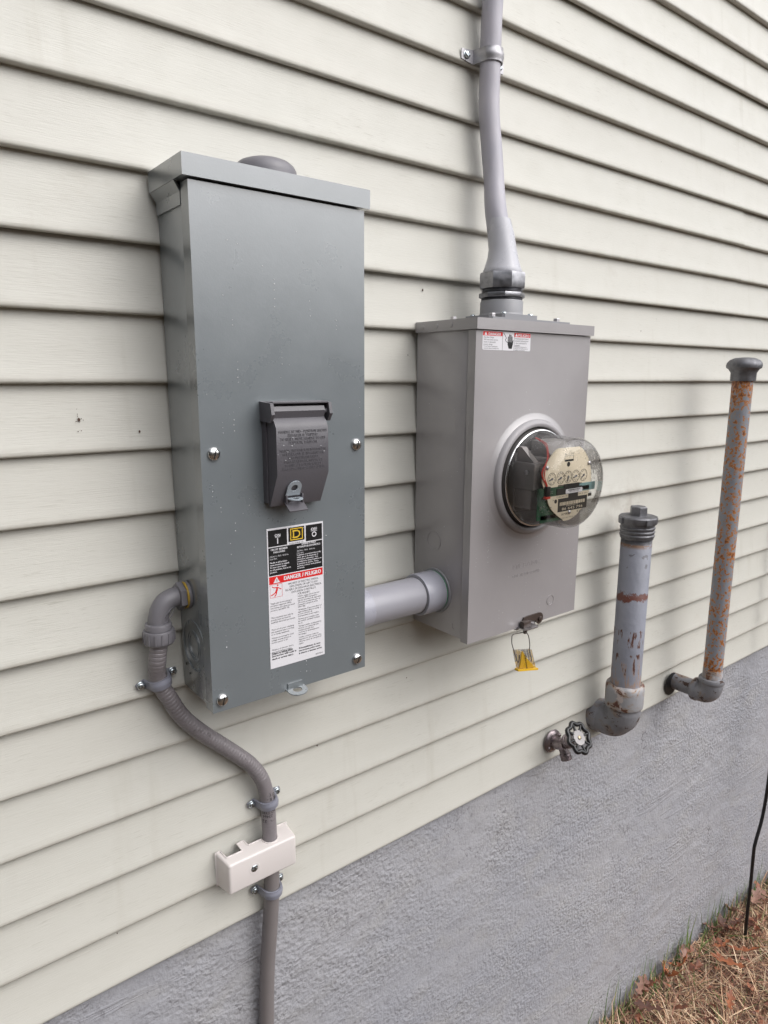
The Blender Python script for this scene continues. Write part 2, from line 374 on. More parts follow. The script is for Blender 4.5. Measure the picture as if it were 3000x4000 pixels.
def text(bm, s, x, z, size, place, width=None, align='L', depth=0, bold=0):
    """place(u, v, w) maps text plane coordinates to space"""
    adv = []; cx = 0
    for ch in s:
        if ch == ' ' or ch not in GL: adv.append(None); cx += .30
        else: adv.append(cx); cx += GL[ch][2]+.075
    k = size; kx = size if width is None else width/max(cx, .01)
    x0 = x-(cx*kx/2 if align == 'C' else cx*kx if align == 'R' else 0)
    for ch, a in zip(s, adv):
        if a is None: continue
        vs, fs, _ = GL[ch]
        for rep in range(3 if bold else 1):
            dx = bold*size*rep*.7
            nv = [bm.verts.new(place(x0+dx+(a+v.x)*kx, z+v.y*k, rep*.00003)) for v in vs]; nf = []
            for f in fs:
                try: nf.append(bm.faces.new([nv[i] for i in f]))
                except ValueError: pass
            if depth:
                tv = [bm.verts.new(place(x0+dx+(a+v.x)*kx, z+v.y*k, depth)) for v in vs]; ix = {v: i for i, v in enumerate(nv)}
                for f in nf:
                    for e in f.edges:
                        if len(e.link_faces) == 1:
                            i, j = ix[e.verts[0]], ix[e.verts[1]]
                            bm.faces.new((nv[i], nv[j], tv[j], tv[i]))
                for f in list(nf): bm.faces.new([tv[ix[v]] for v in f.verts])
    return bm
def plane_at(y): return lambda u, v, w: V(u, y-w, v)

# ------------------------------------------------------------------ SETTING: ground
def gz(x): return -1.168-max(0, min(x, 6)-1.83)*.062
bm = B(); gx = [-30, -8, -3, 0, 1, 1.83]+[1.83+.1*i for i in range(1, 20)]+[4.5, 6, 12, 30, 60]; gy = [.25, .02, -.1, -.2, -.4, -.8, -1.5, -4, -12, -60]
rows = [[bm.verts.new((x, y, gz(x)+(noise.noise(V(x*6, y*6, 0))*.015 if -1 < y < .02 and 1 < x < 4 else 0)+.012)) for x in gx] for y in gy]
for a, b in zip(rows, rows[1:]):
    for i in range(len(gx)-1): bm.faces.new((a[i], a[i+1], b[i+1], b[i]))
g = finish('ground', bm, 'soil', kind='structure'); g['label'] = 'dark soil lawn running along the foot of the house wall'

# unseen dark trees behind and beside the camera, added for shade and reflections
vs, fs = [], []; rt = random.Random(3)
for _ in range(15000):
    a = rt.uniform(radians(-8), radians(188)); k = (1-cos(a))/2; rad_ = 7+9.5*k+rt.uniform(-.8, 2.2); H = 7.6-3.6*k+1.3*noise.noise(V(a*5, 1, 0))
    z = -1.3+H*rt.random()**.8; x = -rad_*cos(a); y = -rad_*sin(a)-.5; w = rt.uniform(.12, .34); d1 = V(rt.gauss(0, 1), rt.gauss(0, 1), rt.gauss(0, 1)).normalized()*w; d2 = d1.cross(V(rt.gauss(0, 1), rt.gauss(0, 1), rt.gauss(0, 1))).normalized()*w*.6
    p = V(x, y, z); b = len(vs); vs += [p-d1, p-d2, p+d1, p+d2]; fs.append((b, b+1, b+2, b+3))
me = bpy.data.meshes.new('shade_trees'); me.from_pydata(vs, [], fs); me.materials.append(MATS['dark_foliage']); o = bpy.data.objects.new('shade_trees', me); C.objects.link(o); o['kind'] = 'stuff'; o['label'] = 'added unseen trees behind the camera, for shade and reflections'

# foundation wall (parged concrete, real relief)
fw = thing('foundation_wall', 'grey painted rough parged concrete foundation below the siding', 'foundation', (.2, .015, -1.3))
bm = B(); nx, nz = 520, 150; x0, x1, z0, z1 = -.9, 4.6, -1.55, .03; grid = []
for j in range(nz+1):
    z = z0+(z1-z0)*j/nz; row = []
    for i in range(nx+1):
        x = x0+(x1-x0)*i/nx; p = V(x, z*1.2, 0)
        d = noise.fractal(p*24, 1, 2, 3)*.0026*(.5+.9*abs(noise.noise(p*3)))+noise.noise(V(x*2.2, z*2.2, 4))*.004+.0012*max(0, noise.noise(V(x*5, z*20-x*4, 9)))
        row.append(bm.verts.new((x, .015-d, z)))
    grid.append(row)
for a, b in zip(grid, grid[1:]):
    for i in range(nx): bm.faces.new((a[i], a[i+1], b[i+1], b[i]))
finish('parging', bm, 'parged_concrete', fw, smooth=60)
# ------------------------------------------------------------------ siding: every course a clapboard of its own
D = .1016
wall = thing('house_wall', 'pale cream vinyl clapboard wall with wood grain and thin dark lap lines', 'wall', (.2, 0, 0))
def clapboard(k, xa, xb, proud, cutl=False):
    lock = k % 3 == 0; zb = k*D; rnd = .0028
    prof = [(.0150, zb+D+.012), (.0140, zb+D-.004), (.0105, zb+D*.72), (.0062, zb+D*.40), (.0026, zb+D*.16), (.0006, zb+.008), (0, zb+.0035), (.0010, zb+.0010), (.0035, zb), (.0095 if lock else .0165, zb+.0008), (.0105 if lock else .0175, zb+.004 if lock else zb+.006)]
    bm = B(); n = max(2, int((xb-xa)/.12)); ly = bm.verts.layers.float.new('edge'); rows = []
    for i in range(n+1):
        x = xa+(xb-xa)*i/n; wob = noise.noise(V(x*1.7, k*3.1, 0))*.0011; wz = noise.noise(V(x*1.3, k*2.7, 5))*.0009; row = []
        for q, (y, z) in enumerate(prof):
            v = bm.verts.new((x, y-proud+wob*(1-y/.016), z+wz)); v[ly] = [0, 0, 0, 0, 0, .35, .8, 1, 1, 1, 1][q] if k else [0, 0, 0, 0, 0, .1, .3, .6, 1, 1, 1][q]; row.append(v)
        rows.append(row)
    for a, b in zip(rows, rows[1:]):
        for q in range(len(prof)-1): bm.faces.new((a[q], b[q], b[q+1], a[q+1]))
    if True:                                            # visible end thickness where one length laps over the next
        for row, s in ((rows[0], 1), (rows[-1], -1)):
            back = [bm.verts.new(v.co+V(0, .0014, 0)) for v in row]
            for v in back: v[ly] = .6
            for q in range(len(row)-1): bm.faces.new((row[q], row[q+1], back[q+1], back[q]))
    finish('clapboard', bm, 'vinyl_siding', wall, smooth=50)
seams = {6: .835, 0: 2.046, 12: 2.216}
XL, XR = -1.6, 6.0
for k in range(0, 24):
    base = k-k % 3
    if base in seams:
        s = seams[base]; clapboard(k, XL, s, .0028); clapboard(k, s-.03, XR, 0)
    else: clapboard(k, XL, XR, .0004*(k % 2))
bm = B(); box(bm, XL, XR, .019, .03, 0.0, 24*D); finish('sheathing', bm, 'ink_black', wall, smooth=0)

rd = random.Random(5)
for X, Z, R_, n_ in ((.266, .9641, .0028, 15), (.352, .9431, .0025, 1), (.9315, 1.197, .0022, 1), (.6686, .2984, .0030, 2), (.2606, .0904, .0015, 1), (.2362, .6397, .0012, 1), (1.42, .62, .0012, 1), (2.1, 1.33, .0022, 1), (.90, .38, .0015, 1), (1.70, 1.15, .0012, 1), (.12, 1.2, .0012, 1)):
    bm = B()
    for q in range(n_):
        r = R_ if q == 0 else R_*rd.uniform(.15, .30); dx, dz_ = (0, 0) if q == 0 else (rd.gauss(0, .003), rd.gauss(0, .007)); k = int((Z+dz_)//D); t = (Z+dz_)/D-k; yy = .0125*t**1.1-.0006
        lathe(bm, [(r*rd.uniform(.5, .8), 0), (r*.6, .0006), (0, .0009)], V(X+dx, yy, Z+dz_), V(0, -1, 0), 7, False)
        for v in bm.verts[-15:]: v.co.z += (v.co.z-Z-dz_)*.5
    finish('dirt_fleck', bm, 'dirt', wall, kind='stuff')

# ------------------------------------------------------------------ round helpers for hardware
def screw_head(bm, o, d, r, h, slot=True, washer=0):
    """pan head: dome with a cross recess cut as four wedges"""
    if washer: lathe(bm, [(0, 0), (washer, 0), (washer, .0012), (washer*.9, .0018), (0, .0018)], o, d, 20, False); o = o+d.normalized()*.0018
    lathe(bm, [(r*.98, 0), (r, h*.25), (r*.93, h*.62), (r*.72, h*.88), (r*.42, h*.97), (r*.34, h*.99), (r*.30, h*.55), (0, h*.5)], o, d, 20, True)
    u, w = frame(d); dn = d.normalized()
    for a in range(2):
        p, q = (u, w) if a == 0 else (w, u)
        box_pts(bm, o+dn*h*.93, p, q, dn, r*.62, r*.13, h*.10)
def box_pts(bm, c, a, b, n, ha, hb, hn):
    vs = [bm.verts.new(c+a*ha*sx+b*hb*sy+n*hn*sz) for sz in (-1, 1) for sx, sy in ((-1, -1), (1, -1), (1, 1), (-1, 1))]
    for f in ((0, 1, 2, 3), (7, 6, 5, 4), (0, 4, 5, 1), (1, 5, 6, 2), (2, 6, 7, 3), (3, 7, 4, 0)): bm.faces.new([vs[i] for i in f])
def hexhead(bm, o, d, r, h):
    lathe(bm, [(r*1.25, 0), (r*1.25, .0008), (r, .001), (r, h*.85), (r*.85, h)], o, d, 6, True, .3)
def drops(name, parent, pts, rad=.0008):
    bm = B()
    for p, n in pts:
        r = rad*random.uniform(.5, 1.25); u, w = frame(n); n = n.normalized(); top = bm.verts.new(p+n*r*.7)
        rg = [bm.verts.new(p+(u*cos(a*pi/3.5)+w*sin(a*pi/3.5))*r+n*r*.02) for a in range(7)]; rm = [bm.verts.new(p+(u*cos(a*pi/3.5)+w*sin(a*pi/3.5))*r*.72+n*r*.5) for a in range(7)]
        for i in range(7):
            j = (i+1) % 7; bm.faces.new((rg[i], rg[j], rm[j], rm[i])); bm.faces.new((rm[i], rm[j], top))
    finish(name, bm, 'water_drop', parent, smooth=180, kind='stuff')
def trails(n, x0, x1, z0, z1, y, avoid=lambda x, z: False):
    out = []
    for _ in range(n):
        x = random.uniform(x0, x1); z = random.uniform(z0, z1)
        if random.random() < .55:
            for k in range(random.randint(2, 5)):
                z -= random.uniform(.006, .013)
                if z > z0 and not avoid(x, z): out.append((V(x+random.uniform(-.0005, .0005), y, z), V(0, -1, 0)))
        elif not avoid(x, z): out.append((V(x, y, z), V(0, -1, 0)))
    return out

# ------------------------------------------------------------------ BREAKER ENCLOSURE
en = thing('breaker_enclosure', 'tall dark grey steel breaker enclosure with black handle cover and printed warning label', 'electrical box', (.545, 0, .51))
bm = B(); box(bm, .399, .691, -.096, -.0005, .5125, 1.300, .0016); finish('box_body', bm, 'enclosure_paint', en)
bm = B()
front(bm, rect(.3975, .6925, .5075, 1.2882), -.0945, .0255); bevel_sharp(bm, .0022, 3); finish('front_cover', bm, 'enclosure_paint', en)
bm = B()   # rain cap: top sheet, front lip, side skirts with their slanted tongues
front(bm, rect(.3875, .6995, 1.2908, 1.3195), -.0005, .1265); bevel_sharp(bm, .0018, 2); finish('rain_cap', bm, 'enclosure_paint', en)
for sx, xs in ((-1, .3885), (1, .6985)):
    bm = B(); xi = .3968 if sx < 0 else .6932
    pr = [(xs, 1.2955), (xs, 1.2912), (xi-(-.0)*sx, 1.2775), (xi, 1.2605), (xi-.002*sx*-1 if False else xi-sx*.0018*1, 1.2605), (xi-sx*.0018, 1.2795), (xs-sx*.0022, 1.2955)]
    prism(bm, pr, V(0, -.002, 0), XA, ZA, V(0, -.0905, 0)); finish('cap_skirt', bm, 'enclosure_paint', en, smooth=25)
bm = B(); lathe(bm, [(.0490, 0), (.0490, .0105), (.0480, .0160), (.0450, .0215), (.0390, .0265), (.0300, .0300), (.0180, .0320), (0, .0330)], V(.5480, -.0600, 1.3195), ZA, 40, False); finish('hub_closing_cap', bm, 'fitting_plastic', en, smooth=60)
for x, z in ((.4175, .9150), (.6745, .9145), (.4135, .5265), (.6745, .5275)):
    bm = B(); lathe(bm, [(.0098, 0), (.0100, .0012), (.0090, .0032), (.0066, .0048), (.0035, .0056), (0, .0058)], V(x, -.1203, z), V(0, -1, 0), 28, False)
    sc = finish('cover_screw', bm, 'chrome', en, smooth=60)
    bm = B(); box_pts(bm, V(x, -.1258, z), V(sin(.25), 0, cos(.25)), V(cos(.25), 0, -sin(.25)), YA, .0068, .0008, .0006); finish('slot', bm, 'ink_black', sc, smooth=0)
# bottom padlock tab, bent out from under the cover
bm = B(); pl = [(-.018, 0), (.018, 0), (.018, .012)]+[(.018*cos(a), .014+.016*sin(a)) for a in [pi*i/12 for i in range(1, 12)]]+[(-.018, .012)]
hole = [(.0085*cos(a), .0145+.0068*sin(a)) for a in [2*pi*i/16 for i in range(16)]]
def plate_hole(bm, outer, inner, o, ax, ay, n, th):
    """flat plate with one hole, bridged"""
    vo = [[bm.verts.new(o+ax*x+ay*y+n*h) for x, y in outer] for h in (0, th)]; vi = [[bm.verts.new(o+ax*x+ay*y+n*h) for x, y in inner] for h in (0, th)]
    for a in (vo, vi):
        m = len(a[0])
        for i in range(m): bm.faces.new((a[0][i], a[0][(i+1) % m], a[1][(i+1) % m], a[1][i]))
    for L in range(2):
        es = []
        for ring in (vo[L], vi[L]):
            for i in range(len(ring)):
                e = bm.edges.get((ring[i], ring[(i+1) % len(ring)])); es.append(e)
        bmesh.ops.triangle_fill(bm, use_beauty=True, edges=es)
plate_hole(bm, pl, hole, V(.545, -.1145, .5100), XA, V(0, -.985, -.17).normalized(), ZA, .0016)
box(bm, .531, .559, -.1225, -.1203, .5085, .5200); finish('padlock_tab', bm, 'enclosure_paint', en)
# concentric knockout pressed into the left side
bm = B()
for r in (.0430, .0250, .0190):
    ring_plate(bm, V(.3990, -.0530, .5990), V(-1, 0, 0), r-.0012, r+.0006, .0011, 48)
box(bm, .3978, .399, -.036, -.032, .632, .636); box(bm, .3978, .399, -.0700, -.0650, .560, .564)
finish('knockout', bm, 'enclosure_paint', en)
bm = B(); lathe(bm, [(.0022, 0), (.0022, .0006)], V(.399, -.015, .555), V(-1, 0, 0), 12); lathe(bm, [(.0020, 0), (.0020, .0006)], V(.399, -.028, .542), V(-1, 0, 0), 12); finish('rivet_dimple', bm, 'ink_black', en)

# handle cover assembly
hc = B(); YF = -.161
front(hc, rect(.4975, .5945, .834, .985), -.1202, .0120); bevel_sharp(hc, .0015, 2); base = finish('handle_base', hc, 'handle_plastic', en)
bm = B(); pf = [(-.1330, .8290), (-.1360, .8290), (-.1612, .8800), (-.1612, .9505), (-.1560, .9600), (-.1500, .9655), (-.1535, .9760), (-.1500, .9830), (-.1400, .9840), (-.1330, .9700)]   # side profile (y,z)
o = V(.4995, 0, 0); prism(bm, pf, o, YA, ZA, V(.0920, 0, 0)); bevel_sharp(bm, .0011, 2, 20); lid = finish('handle_cover', bm, 'handle_plastic', en)
for x0, x1 in ((.4945, .5000), (.5975, .6030)):
    bm = B(); prism(bm, [(-.1205, .9605), (-.1500, .9590), (-.1580, .9710), (-.1540, .9880), (-.1205, .9900)], V(x0, 0, 0), YA, ZA, V(x1-x0, 0, 0)); bevel_sharp(bm, .0010, 2, 20); finish('hinge_cheek', bm, 'handle_plastic', en)
bm = B(); box(bm, .5000, .5975, -.1530, -.1205, .9868, .9900, .0008); finish('hinge_bridge', bm, 'handle_plastic', en)
bm = B(); lathe(bm, [(.0042, 0), (.0042, .100)], V(.4985, -.1465, .9745), XA, 18); finish('hinge_pin', bm, 'handle_plastic', en)
bm = B(); lines = ['HANDLE AT MID - POSITION SHOWS', 'BREAKER IS TRIPPED.', 'TO RESET, MOVE HANDLE TO OFF', 'POSITION, THEN ON.', '', 'MANIJA EN POSICION INTERMEDIA', 'MUESTRA QUE EL INTERRUPTOR', 'ESTA DESENGANCHADO.', 'PARA REAJUSTAR, MUEVA LA', 'MANIJA A LA POSICION DE', 'APAGADO, LUEGO A ENCENDIDO.']
zt = .9435
for s in lines:
    if s: text(bm, s, .5460, zt, .0060, plane_at(-.1612), width=len(s)*.00286, align='C', depth=.0005)
    zt -= .0056 if s else .0062
finish('raised_lettering', bm, 'handle_plastic', lid, smooth=0)
# hasp ring + folded staple below it
dn = V(0, .0252, -.051).normalized(); nn = V(0, -.051, -.0252).normalized()
bm = B(); out = [(.0125*cos(a), .0125*sin(a)) for a in [pi*i/14 for i in range(15)]]+[(-.0125, -.014), (.0125, -.014)]; inn = [(.0058*cos(a), .0058*sin(a)) for a in [2*pi*i/18 for i in range(18)]]
plate_hole(bm, out, inn, V(.5330, -.1530, .8585), XA, V(0, -.0252, .051).normalized(), nn, .0014); finish('hasp', bm, 'zinc_plate', lid)
bm = B(); plate_hole(bm, [(-.0125, 0), (.0125, 0), (.0125, .006)]+[(.0125*cos(a), .006+.010*sin(a)) for a in [pi*i/10 for i in range(1, 10)]]+[(-.0125, .006)], [(.0062*cos(a), .0065+.0045*sin(a)) for a in [2*pi*i/14 for i in range(14)]], V(.5365, -.1440, .8400), XA, V(0, -.97, -.1).normalized(), ZA, .0014); finish('hasp', bm, 'zinc_plate', lid)
bm = B(); box(bm, .521, .5235, -.1490, -.1400, .8330, .8470, .0005); box(bm, .5495, .552, -.1490, -.1400, .8330, .8470, .0005); prism(bm, [(-.1440, .8330), (-.1600, .8215), (-.1606, .8232), (-.1440, .8352)], V(.5200, 0, 0), YA, ZA, V(.0330, 0, 0)); finish('staple', bm, 'handle_plastic', lid)

# printed label: white sheet, black blocks, red bar, words
YL = -.1202; SH = -.1206
bm = B(); front(bm, rect(.5000, .6055, .5545, .7905), YL, .0004); lb = finish('warning_label', bm, 'paper_white', en, smooth=0)
bm = B(); PL = .1 and plane_at
def fl(bm, x0, x1, z0, z1, y=SH): front(bm, rect(x0, x1, z0, z1), y, .00012)
for a in ((.5020, .5365, .7605, .7875), (.5390, .5693, .7640, .7875), (.5718, .6035, .7605, .7875), (.5020, .6035, .7125, .7590)):
    bm = B(); fl(bm, *a); finish('black_block', bm, 'ink_black', lb, smooth=0)
bm = B(); fl(bm, .5020, .6035, .6985, .7110); finish('red_bar', bm, 'ink_red', lb, smooth=0)
bm = B(); TP = plane_at(SH-.00022)
text(bm, 'ON', .5190, .7760, .0065, TP, align='C', bold=.06); text(bm, 'OFF', .5875, .7775, .0065, TP, align='C', bold=.06)
fl(bm, .5148, .5235, .7748, .7755, SH-.00018); fl(bm, .5815, .5935, .7763, .7770, SH-.00018); fl(bm, .5182, .5200, .7645, .7735, SH-.00018)
ring_plate(bm, V(.5878, SH-.0002, .7708), V(0, -1, 0), .0028, .0044, .0001, 24)
text(bm, 'CIRCUIT BREAKER', .5215, .7540, .0044, TP, width=.031, align='C', bold=.05); text(bm, 'ENCLOSURE', .5215, .7495, .0044, TP, width=.021, align='C', bold=.05)
text(bm, 'GABINETE PARA', .5770, .7560, .0044, TP, width=.028, align='C', bold=.05); text(bm, 'INTERRUPTOR AUTOMATICO', .5770, .7515, .0044, TP, width=.045, align='C', bold=.05)
for i, s in enumerate(['120/240 V~ MAX.  50/60 Hz.', '225A. MAX.']): text(bm, s, .5040, .7430-.0040*i, .0035, TP, width=len(s)*.00135); text(bm, s, .5540, .7455-.0040*i, .0035, TP, width=len(s)*.00135)
for i, s in enumerate(['Handle at mid-position', 'shows breaker is tripped.', 'To reset: move handle', 'to off position, then to on', 'position.']): text(bm, s, .5040, .7330-.0040*i, .0037, TP, width=len(s)*.00142, bold=.05)
for i, s in enumerate(['La palanca en posicion intermedia', 'indica que se ha disparado el', 'interruptor automatico.  Para', 'restablecerlo, ponga la palanca en', 'la posicion de abierto; luego,', 'vuelvala a colocar en la posicion', 'de cerrado']): text(bm, s, .5540, .7385-.0037*i, .0034, TP, width=len(s)*.00140, bold=.05)
text(bm, 'DANGER / PELIGRO', .5640, .7018, .0098, TP, width=.0715, align='C', bold=.07)
front(bm, [(.5095, .7000), (.5215, .7000), (.5155, .7100)], SH-.00018, .0001); text(bm, '®', .5665, .7835, .0025, TP)
finish('white_print', bm, 'paper_white', lb, smooth=0)
bm = B()
for a, b in (((.5425, .7668), (.5660, .7668)), ((.5425, .7850), (.5660, .7850)), ((.5433, .7668), (.5433, .7850)), ((.5652, .7668), (.5652, .7850))): bar(bm, a, b, .0016, SH-.00018, .0001)
for a, b in (((.5485, .7700), (.5485, .7820)), ((.5465, .7705), (.5560, .7705)), ((.5465, .7815), (.5560, .7815)), ((.5560, .7705), (.5600, .7735)), ((.5560, .7815), (.5600, .7785)), ((.5600, .7730), (.5600, .7790))): bar(bm, a, b, .0022, SH-.00018, .0001)
finish('yellow_emblem', bm, 'ink_yellow', lb, smooth=0)
bm = B(); text(bm, 'SQUARE D', .5538, .7598, .0034, TP, width=.0270, align='C')
for i, s in enumerate(['HAZARD OF ELECTRIC SHOCK,', 'EXPLOSION, OR ARC FLASH', 'PELIGRO DE DESCARGA ELECTRICA,', 'EXPLOSION O DESTELLO', 'POR ARQUEO']): text(bm, s, .5660, .6925-.0051*i, .0048, TP, width=len(s)*.00235, align='C')
text(bm, '!', .5146, .7015, .0066, plane_at(SH-.00035), bold=.05)
zc = .6650
for blk in (['*Apply appropriate personal', 'protective equipment (PPE)', 'and follow safe electrical work', 'practices. See NFPA 70E.'], [''], ['*This equipment must only be', 'installed and serviced by', 'qualified electrical personnel.'], [''], ['*Turn off all power supplying', 'this equipment before working', 'on or inside equipment.'], ['*Always use a properly rated', 'voltage sensing device to', 'confirm power is off.'], [''], ['*Replace all devices, doors,', 'and covers before turning', 'on power to this equipment.']):
    for s in blk:
        if s: text(bm, s, .5030, zc, .0037, TP, width=len(s)*.00148)
        zc -= .0040
    zc -= .0022
for i, s in enumerate(['Failure to follow these', 'instructions will result in', 'death or serious injury.']): text(bm, s, .5030, .5790-.0048*i, .0044, TP, width=len(s)*.00170, bold=.05)
zc = .6680
for blk in (['*Utilice equipo de proteccion', 'personal (EPP) apropiado y', 'siga las practicas de seguridad', 'electricas establecidas por su', 'Compania (consulte la norma', 'NFPA 70E).'], ['*Solamente el personal electrico', 'especializado debera instalar y', 'prestar servicio de', 'mantenimiento a este equipo.'], ['*Desenergice el equipo antes', 'de realizar cualquier trabajo', 'en el.'], ['*Siempre utilice un dispositivo', 'detector de tension de valor', 'nominal adecuado para', 'confirmar la desenergizacion', 'del equipo.'], ['*Vuelva a colocar todos los', 'dispositivos, las puertas y las', 'cubiertas antes de energizar el', 'equipo.']):
    for s in blk: text(bm, s, .5540, zc, .0036, TP, width=len(s)*.00146); zc -= .0037
    zc -= .0014
for i, s in enumerate(['El incumplimiento de estas', 'instrucciones podra causar', 'la muerte o lesiones serias.']): text(bm, s, .5540, .5765-.0046*i, .0042, TP, width=len(s)*.00165, bold=.05)
text(bm, '40273-863-02', .6020, .5580, .0032, TP, width=.0150, align='R')
finish('black_print', bm, 'ink_black', lb, smooth=0)
bm = B()   # pictogram of a struck figure in a red frame
for a, b in (((.5030, .6760), (.5254, .6760)), ((.5030, .6975), (.5254, .6975)), ((.5032, .6760), (.5032, .6975)), ((.5252, .6760), (.5252, .6975))): bar(bm, a, b, .0004, SH, .0001)
for a, b, w in (((.5165, .6925), (.5150, .6860), .0032), ((.5150, .6870), (.5135, .6835), .0030), ((.5165, .6920), (.5095, .6925), .0014), ((.5095, .6925), (.5065, .6950), .0012), ((.5165, .6920), (.5205, .6900), .0014), ((.5205, .6900), (.5235, .6880), .0014), ((.5150, .6850), (.5090, .6815), .0018), ((.5090, .6815), (.5045, .6800), .0016), ((.5150, .6850), (.5140, .6805), .0018), ((.5140, .6805), (.5110, .6775), .0016)): bar(bm, a, b, w, SH, .0001)
lathe(bm, [(0, 0), (.0015, 0), (.0015, .0001), (0, .0001)], V(.5172, SH, .6955), V(0, -1, 0), 12, False)
finish('red_pictogram', bm, 'ink_red', lb, smooth=0)
inlabel = lambda x, z: (.498 < x < .608 and .552 < z < .793) or (.494 < x < .606 and .81 < z < .99)
drops('water_drops', en, trails(48, .405, .685, .53, 1.12, -.1202, inlabel)+trails(10, .42, .68, 1.10, 1.25, -.1202)+[(V(random.uniform(.50, .59), -.1614, random.uniform(.90, .948)), V(0, -1, 0)) for _ in range(12)])

# ------------------------------------------------------------------ METER SOCKET BOX
mb = thing('meter_socket_box', 'light warm grey meter socket box with raised round opening and danger sticker', 'meter box', (1.079, 0, .515))
bm = B(); box(bm, .9105, 1.2450, -.1440, -.0005, .5150, 1.1250, .0016); finish('box_body', bm, 'meter_box_paint', mb)
MC = V(1.079, 0, .829); MY = -.165
bm = B()   # cover with a real round opening: square outside, circle inside, then the raised collar
outer = []; nseg = 64
x0, x1, z0, z1 = .9090, 1.2475, .5110, 1.1115
def on_rect(a):
    dx, dz = cos(a), sin(a); t = min((x1-MC.x)/dx if dx > 1e-6 else (x0-MC.x)/dx if dx < -1e-6 else 9, (z1-MC.z)/dz if dz > 1e-6 else (z0-MC.z)/dz if dz < -1e-6 else 9)
    return V(MC.x+dx*t, MY, MC.z+dz*t)
angs = sorted([2*pi*i/nseg for i in range(nseg)]+[atan2(z-MC.z, x-MC.x) % (2*pi) for x in (x0, x1) for z in (z0, z1)])
ro = [bm.verts.new(on_rect(a)) for a in angs]; bk = [bm.verts.new(V(v.co.x, -.1455, v.co.z)) for v in ro]; prof = [(.1300, -.1650), (.1270, -.1656), (.1180, -.1690), (.1165, -.1700)]
prev = ro; n = len(angs)
for i in range(n): bm.faces.new((ro[i], ro[(i+1) % n], bk[(i+1) % n], bk[i]))
for r, y in prof:
    rg = [bm.verts.new((MC.x+r*cos(a), y, MC.z+r*sin(a))) for a in angs]
    for i in range(n): bm.faces.new((prev[i], prev[(i+1) % n], rg[(i+1) % n], rg[i]))
    prev = rg
es = [e for e in bm.edges if len(e.link_faces) == 2 and e.calc_face_angle(0) > radians(60)]
bmesh.ops.bevel(bm, geom=es, offset=.0022, segments=3, profile=.5, affect='EDGES')
finish('front_cover', bm, 'meter_box_paint', mb, smooth=30)
bm = B(); lathe(bm, [(.1168, -.168), (.1150, -.1735), (.1125, -.1775), (.1080, -.1795), (.1035, -.1785), (.1015, -.1755), (.1015, -.158), (.1045, -.158)], V(MC.x, 0, MC.z), YA, 72, False); finish('meter_ring', bm, 'meter_ring_paint', mb, smooth=60)
bm = B(); front(bm, rect(.9060, 1.2515, 1.1125, 1.1325), -.0005, .1700); bevel_sharp(bm, .0015, 2); finish('top_cap', bm, 'meter_box_paint', mb)
bm = B()
for y in (-.022, -.062, -.102):
    bm = B(); lathe(bm, [(.0045, 0), (.0042, .0008), (.003, .0010), (0, .0011)], V(.9060, y, 1.1225), V(-1, 0, 0), 16, False)
    finish('spot_weld', bm, 'meter_box_paint', mb)
bm = B(); prism(bm, [(.965, -.152), (1.193, -.152), (1.199, -.146), (1.199, -.024), (1.190, -.016), (.968, -.016), (.960, -.024), (.960, -.146)], V(0, 0, 1.1325), XA, YA, V(0, 0, .0055)); bevel_sharp(bm, .0012, 2); finish('hub_base_plate', bm, 'hub_paint', mb)
bm = B(); prism(bm, [(1.0230, -.1290), (1.1170, -.1290), (1.1215, -.1245), (1.1215, -.0255), (1.1170, -.0210), (1.0230, -.0210), (1.0185, -.0255), (1.0185, -.1245)], V(0, 0, 1.1380), XA, YA, V(0, 0, .0105)); bevel_sharp(bm, .002, 2); finish('hub_flange', bm, 'hub_paint', mb)
HC = V(1.070, -.075, 0)
bm = B(); lathe(bm, [(.0465, 1.1485), (.0440, 1.1510), (.0430, 1.1540), (.0430, 1.1760), (.0410, 1.1785), (.030, 1.1785)], HC, ZA, 48, False); finish('hub_collar', bm, 'hub_paint', mb, smooth=50)
for x, y in ((1.031, -.117), (1.109, -.117), (1.031, -.033), (1.109, -.033)):
    bm = B(); screw_head(bm, V(x, y, 1.1485), ZA, .0062, .0042); finish('hub_bolt', bm, 'zinc_screw', mb, smooth=50)
for x, y in ((.978, -.137), (1.168, -.137), (.978, -.032), (1.180, -.032)):
    bm = B(); hexhead(bm, V(x, y, 1.1380), ZA, .0068, .0075); finish('hex_bolt', bm, 'galvanised', mb)
# side knockouts, front dimple, stamped name
bm = B(); ring_plate(bm, V(.9105, -.0610, .7003), V(-1, 0, 0), .0188, .0200, .0009, 40); box(bm, .9096, .9105, -.081, -.078, .693, .698); finish('knockout', bm, 'meter_box_paint', mb)
bm = B(); ring_plate(bm, V(1.1601, MY, .5518), V(0, -1, 0), .0104, .0116, .0008, 36); finish('knockout', bm, 'meter_box_paint', mb)
bm = B(); text(bm, 'MILBANK', 1.0770, .6420, .0145, plane_at(MY), width=.088, align='C', depth=.0004); text(bm, 'TYPE 3R ENCLOSURE', 1.0770, .6240, .0085, plane_at(MY), width=.088, align='C', depth=.0004); finish('stamped_lettering', bm, 'meter_box_paint', mb, smooth=0); bm = B(); text(bm, 'L', 0, 0, .016, lambda u, v, w: V(.9105-w, -.1180-u, .5300+v), depth=.0007)
finish('stamped_lettering', bm, 'meter_box_paint', mb, smooth=0)
bm = B(); box(bm, 1.050, 1.112, -.1665, -.1560, .5075, .5118, .0006); prism(bm, [(1.054, -.163), (1.098, -.163), (1.098, -.186), (1.090, -.190), (1.062, -.190), (1.054, -.186)], V(0, 0, .5120), XA, YA, V(0, 0, .0022)); bevel_sharp(bm, .0006, 1); finish('latch_plate', bm, 'galvanised', mb)
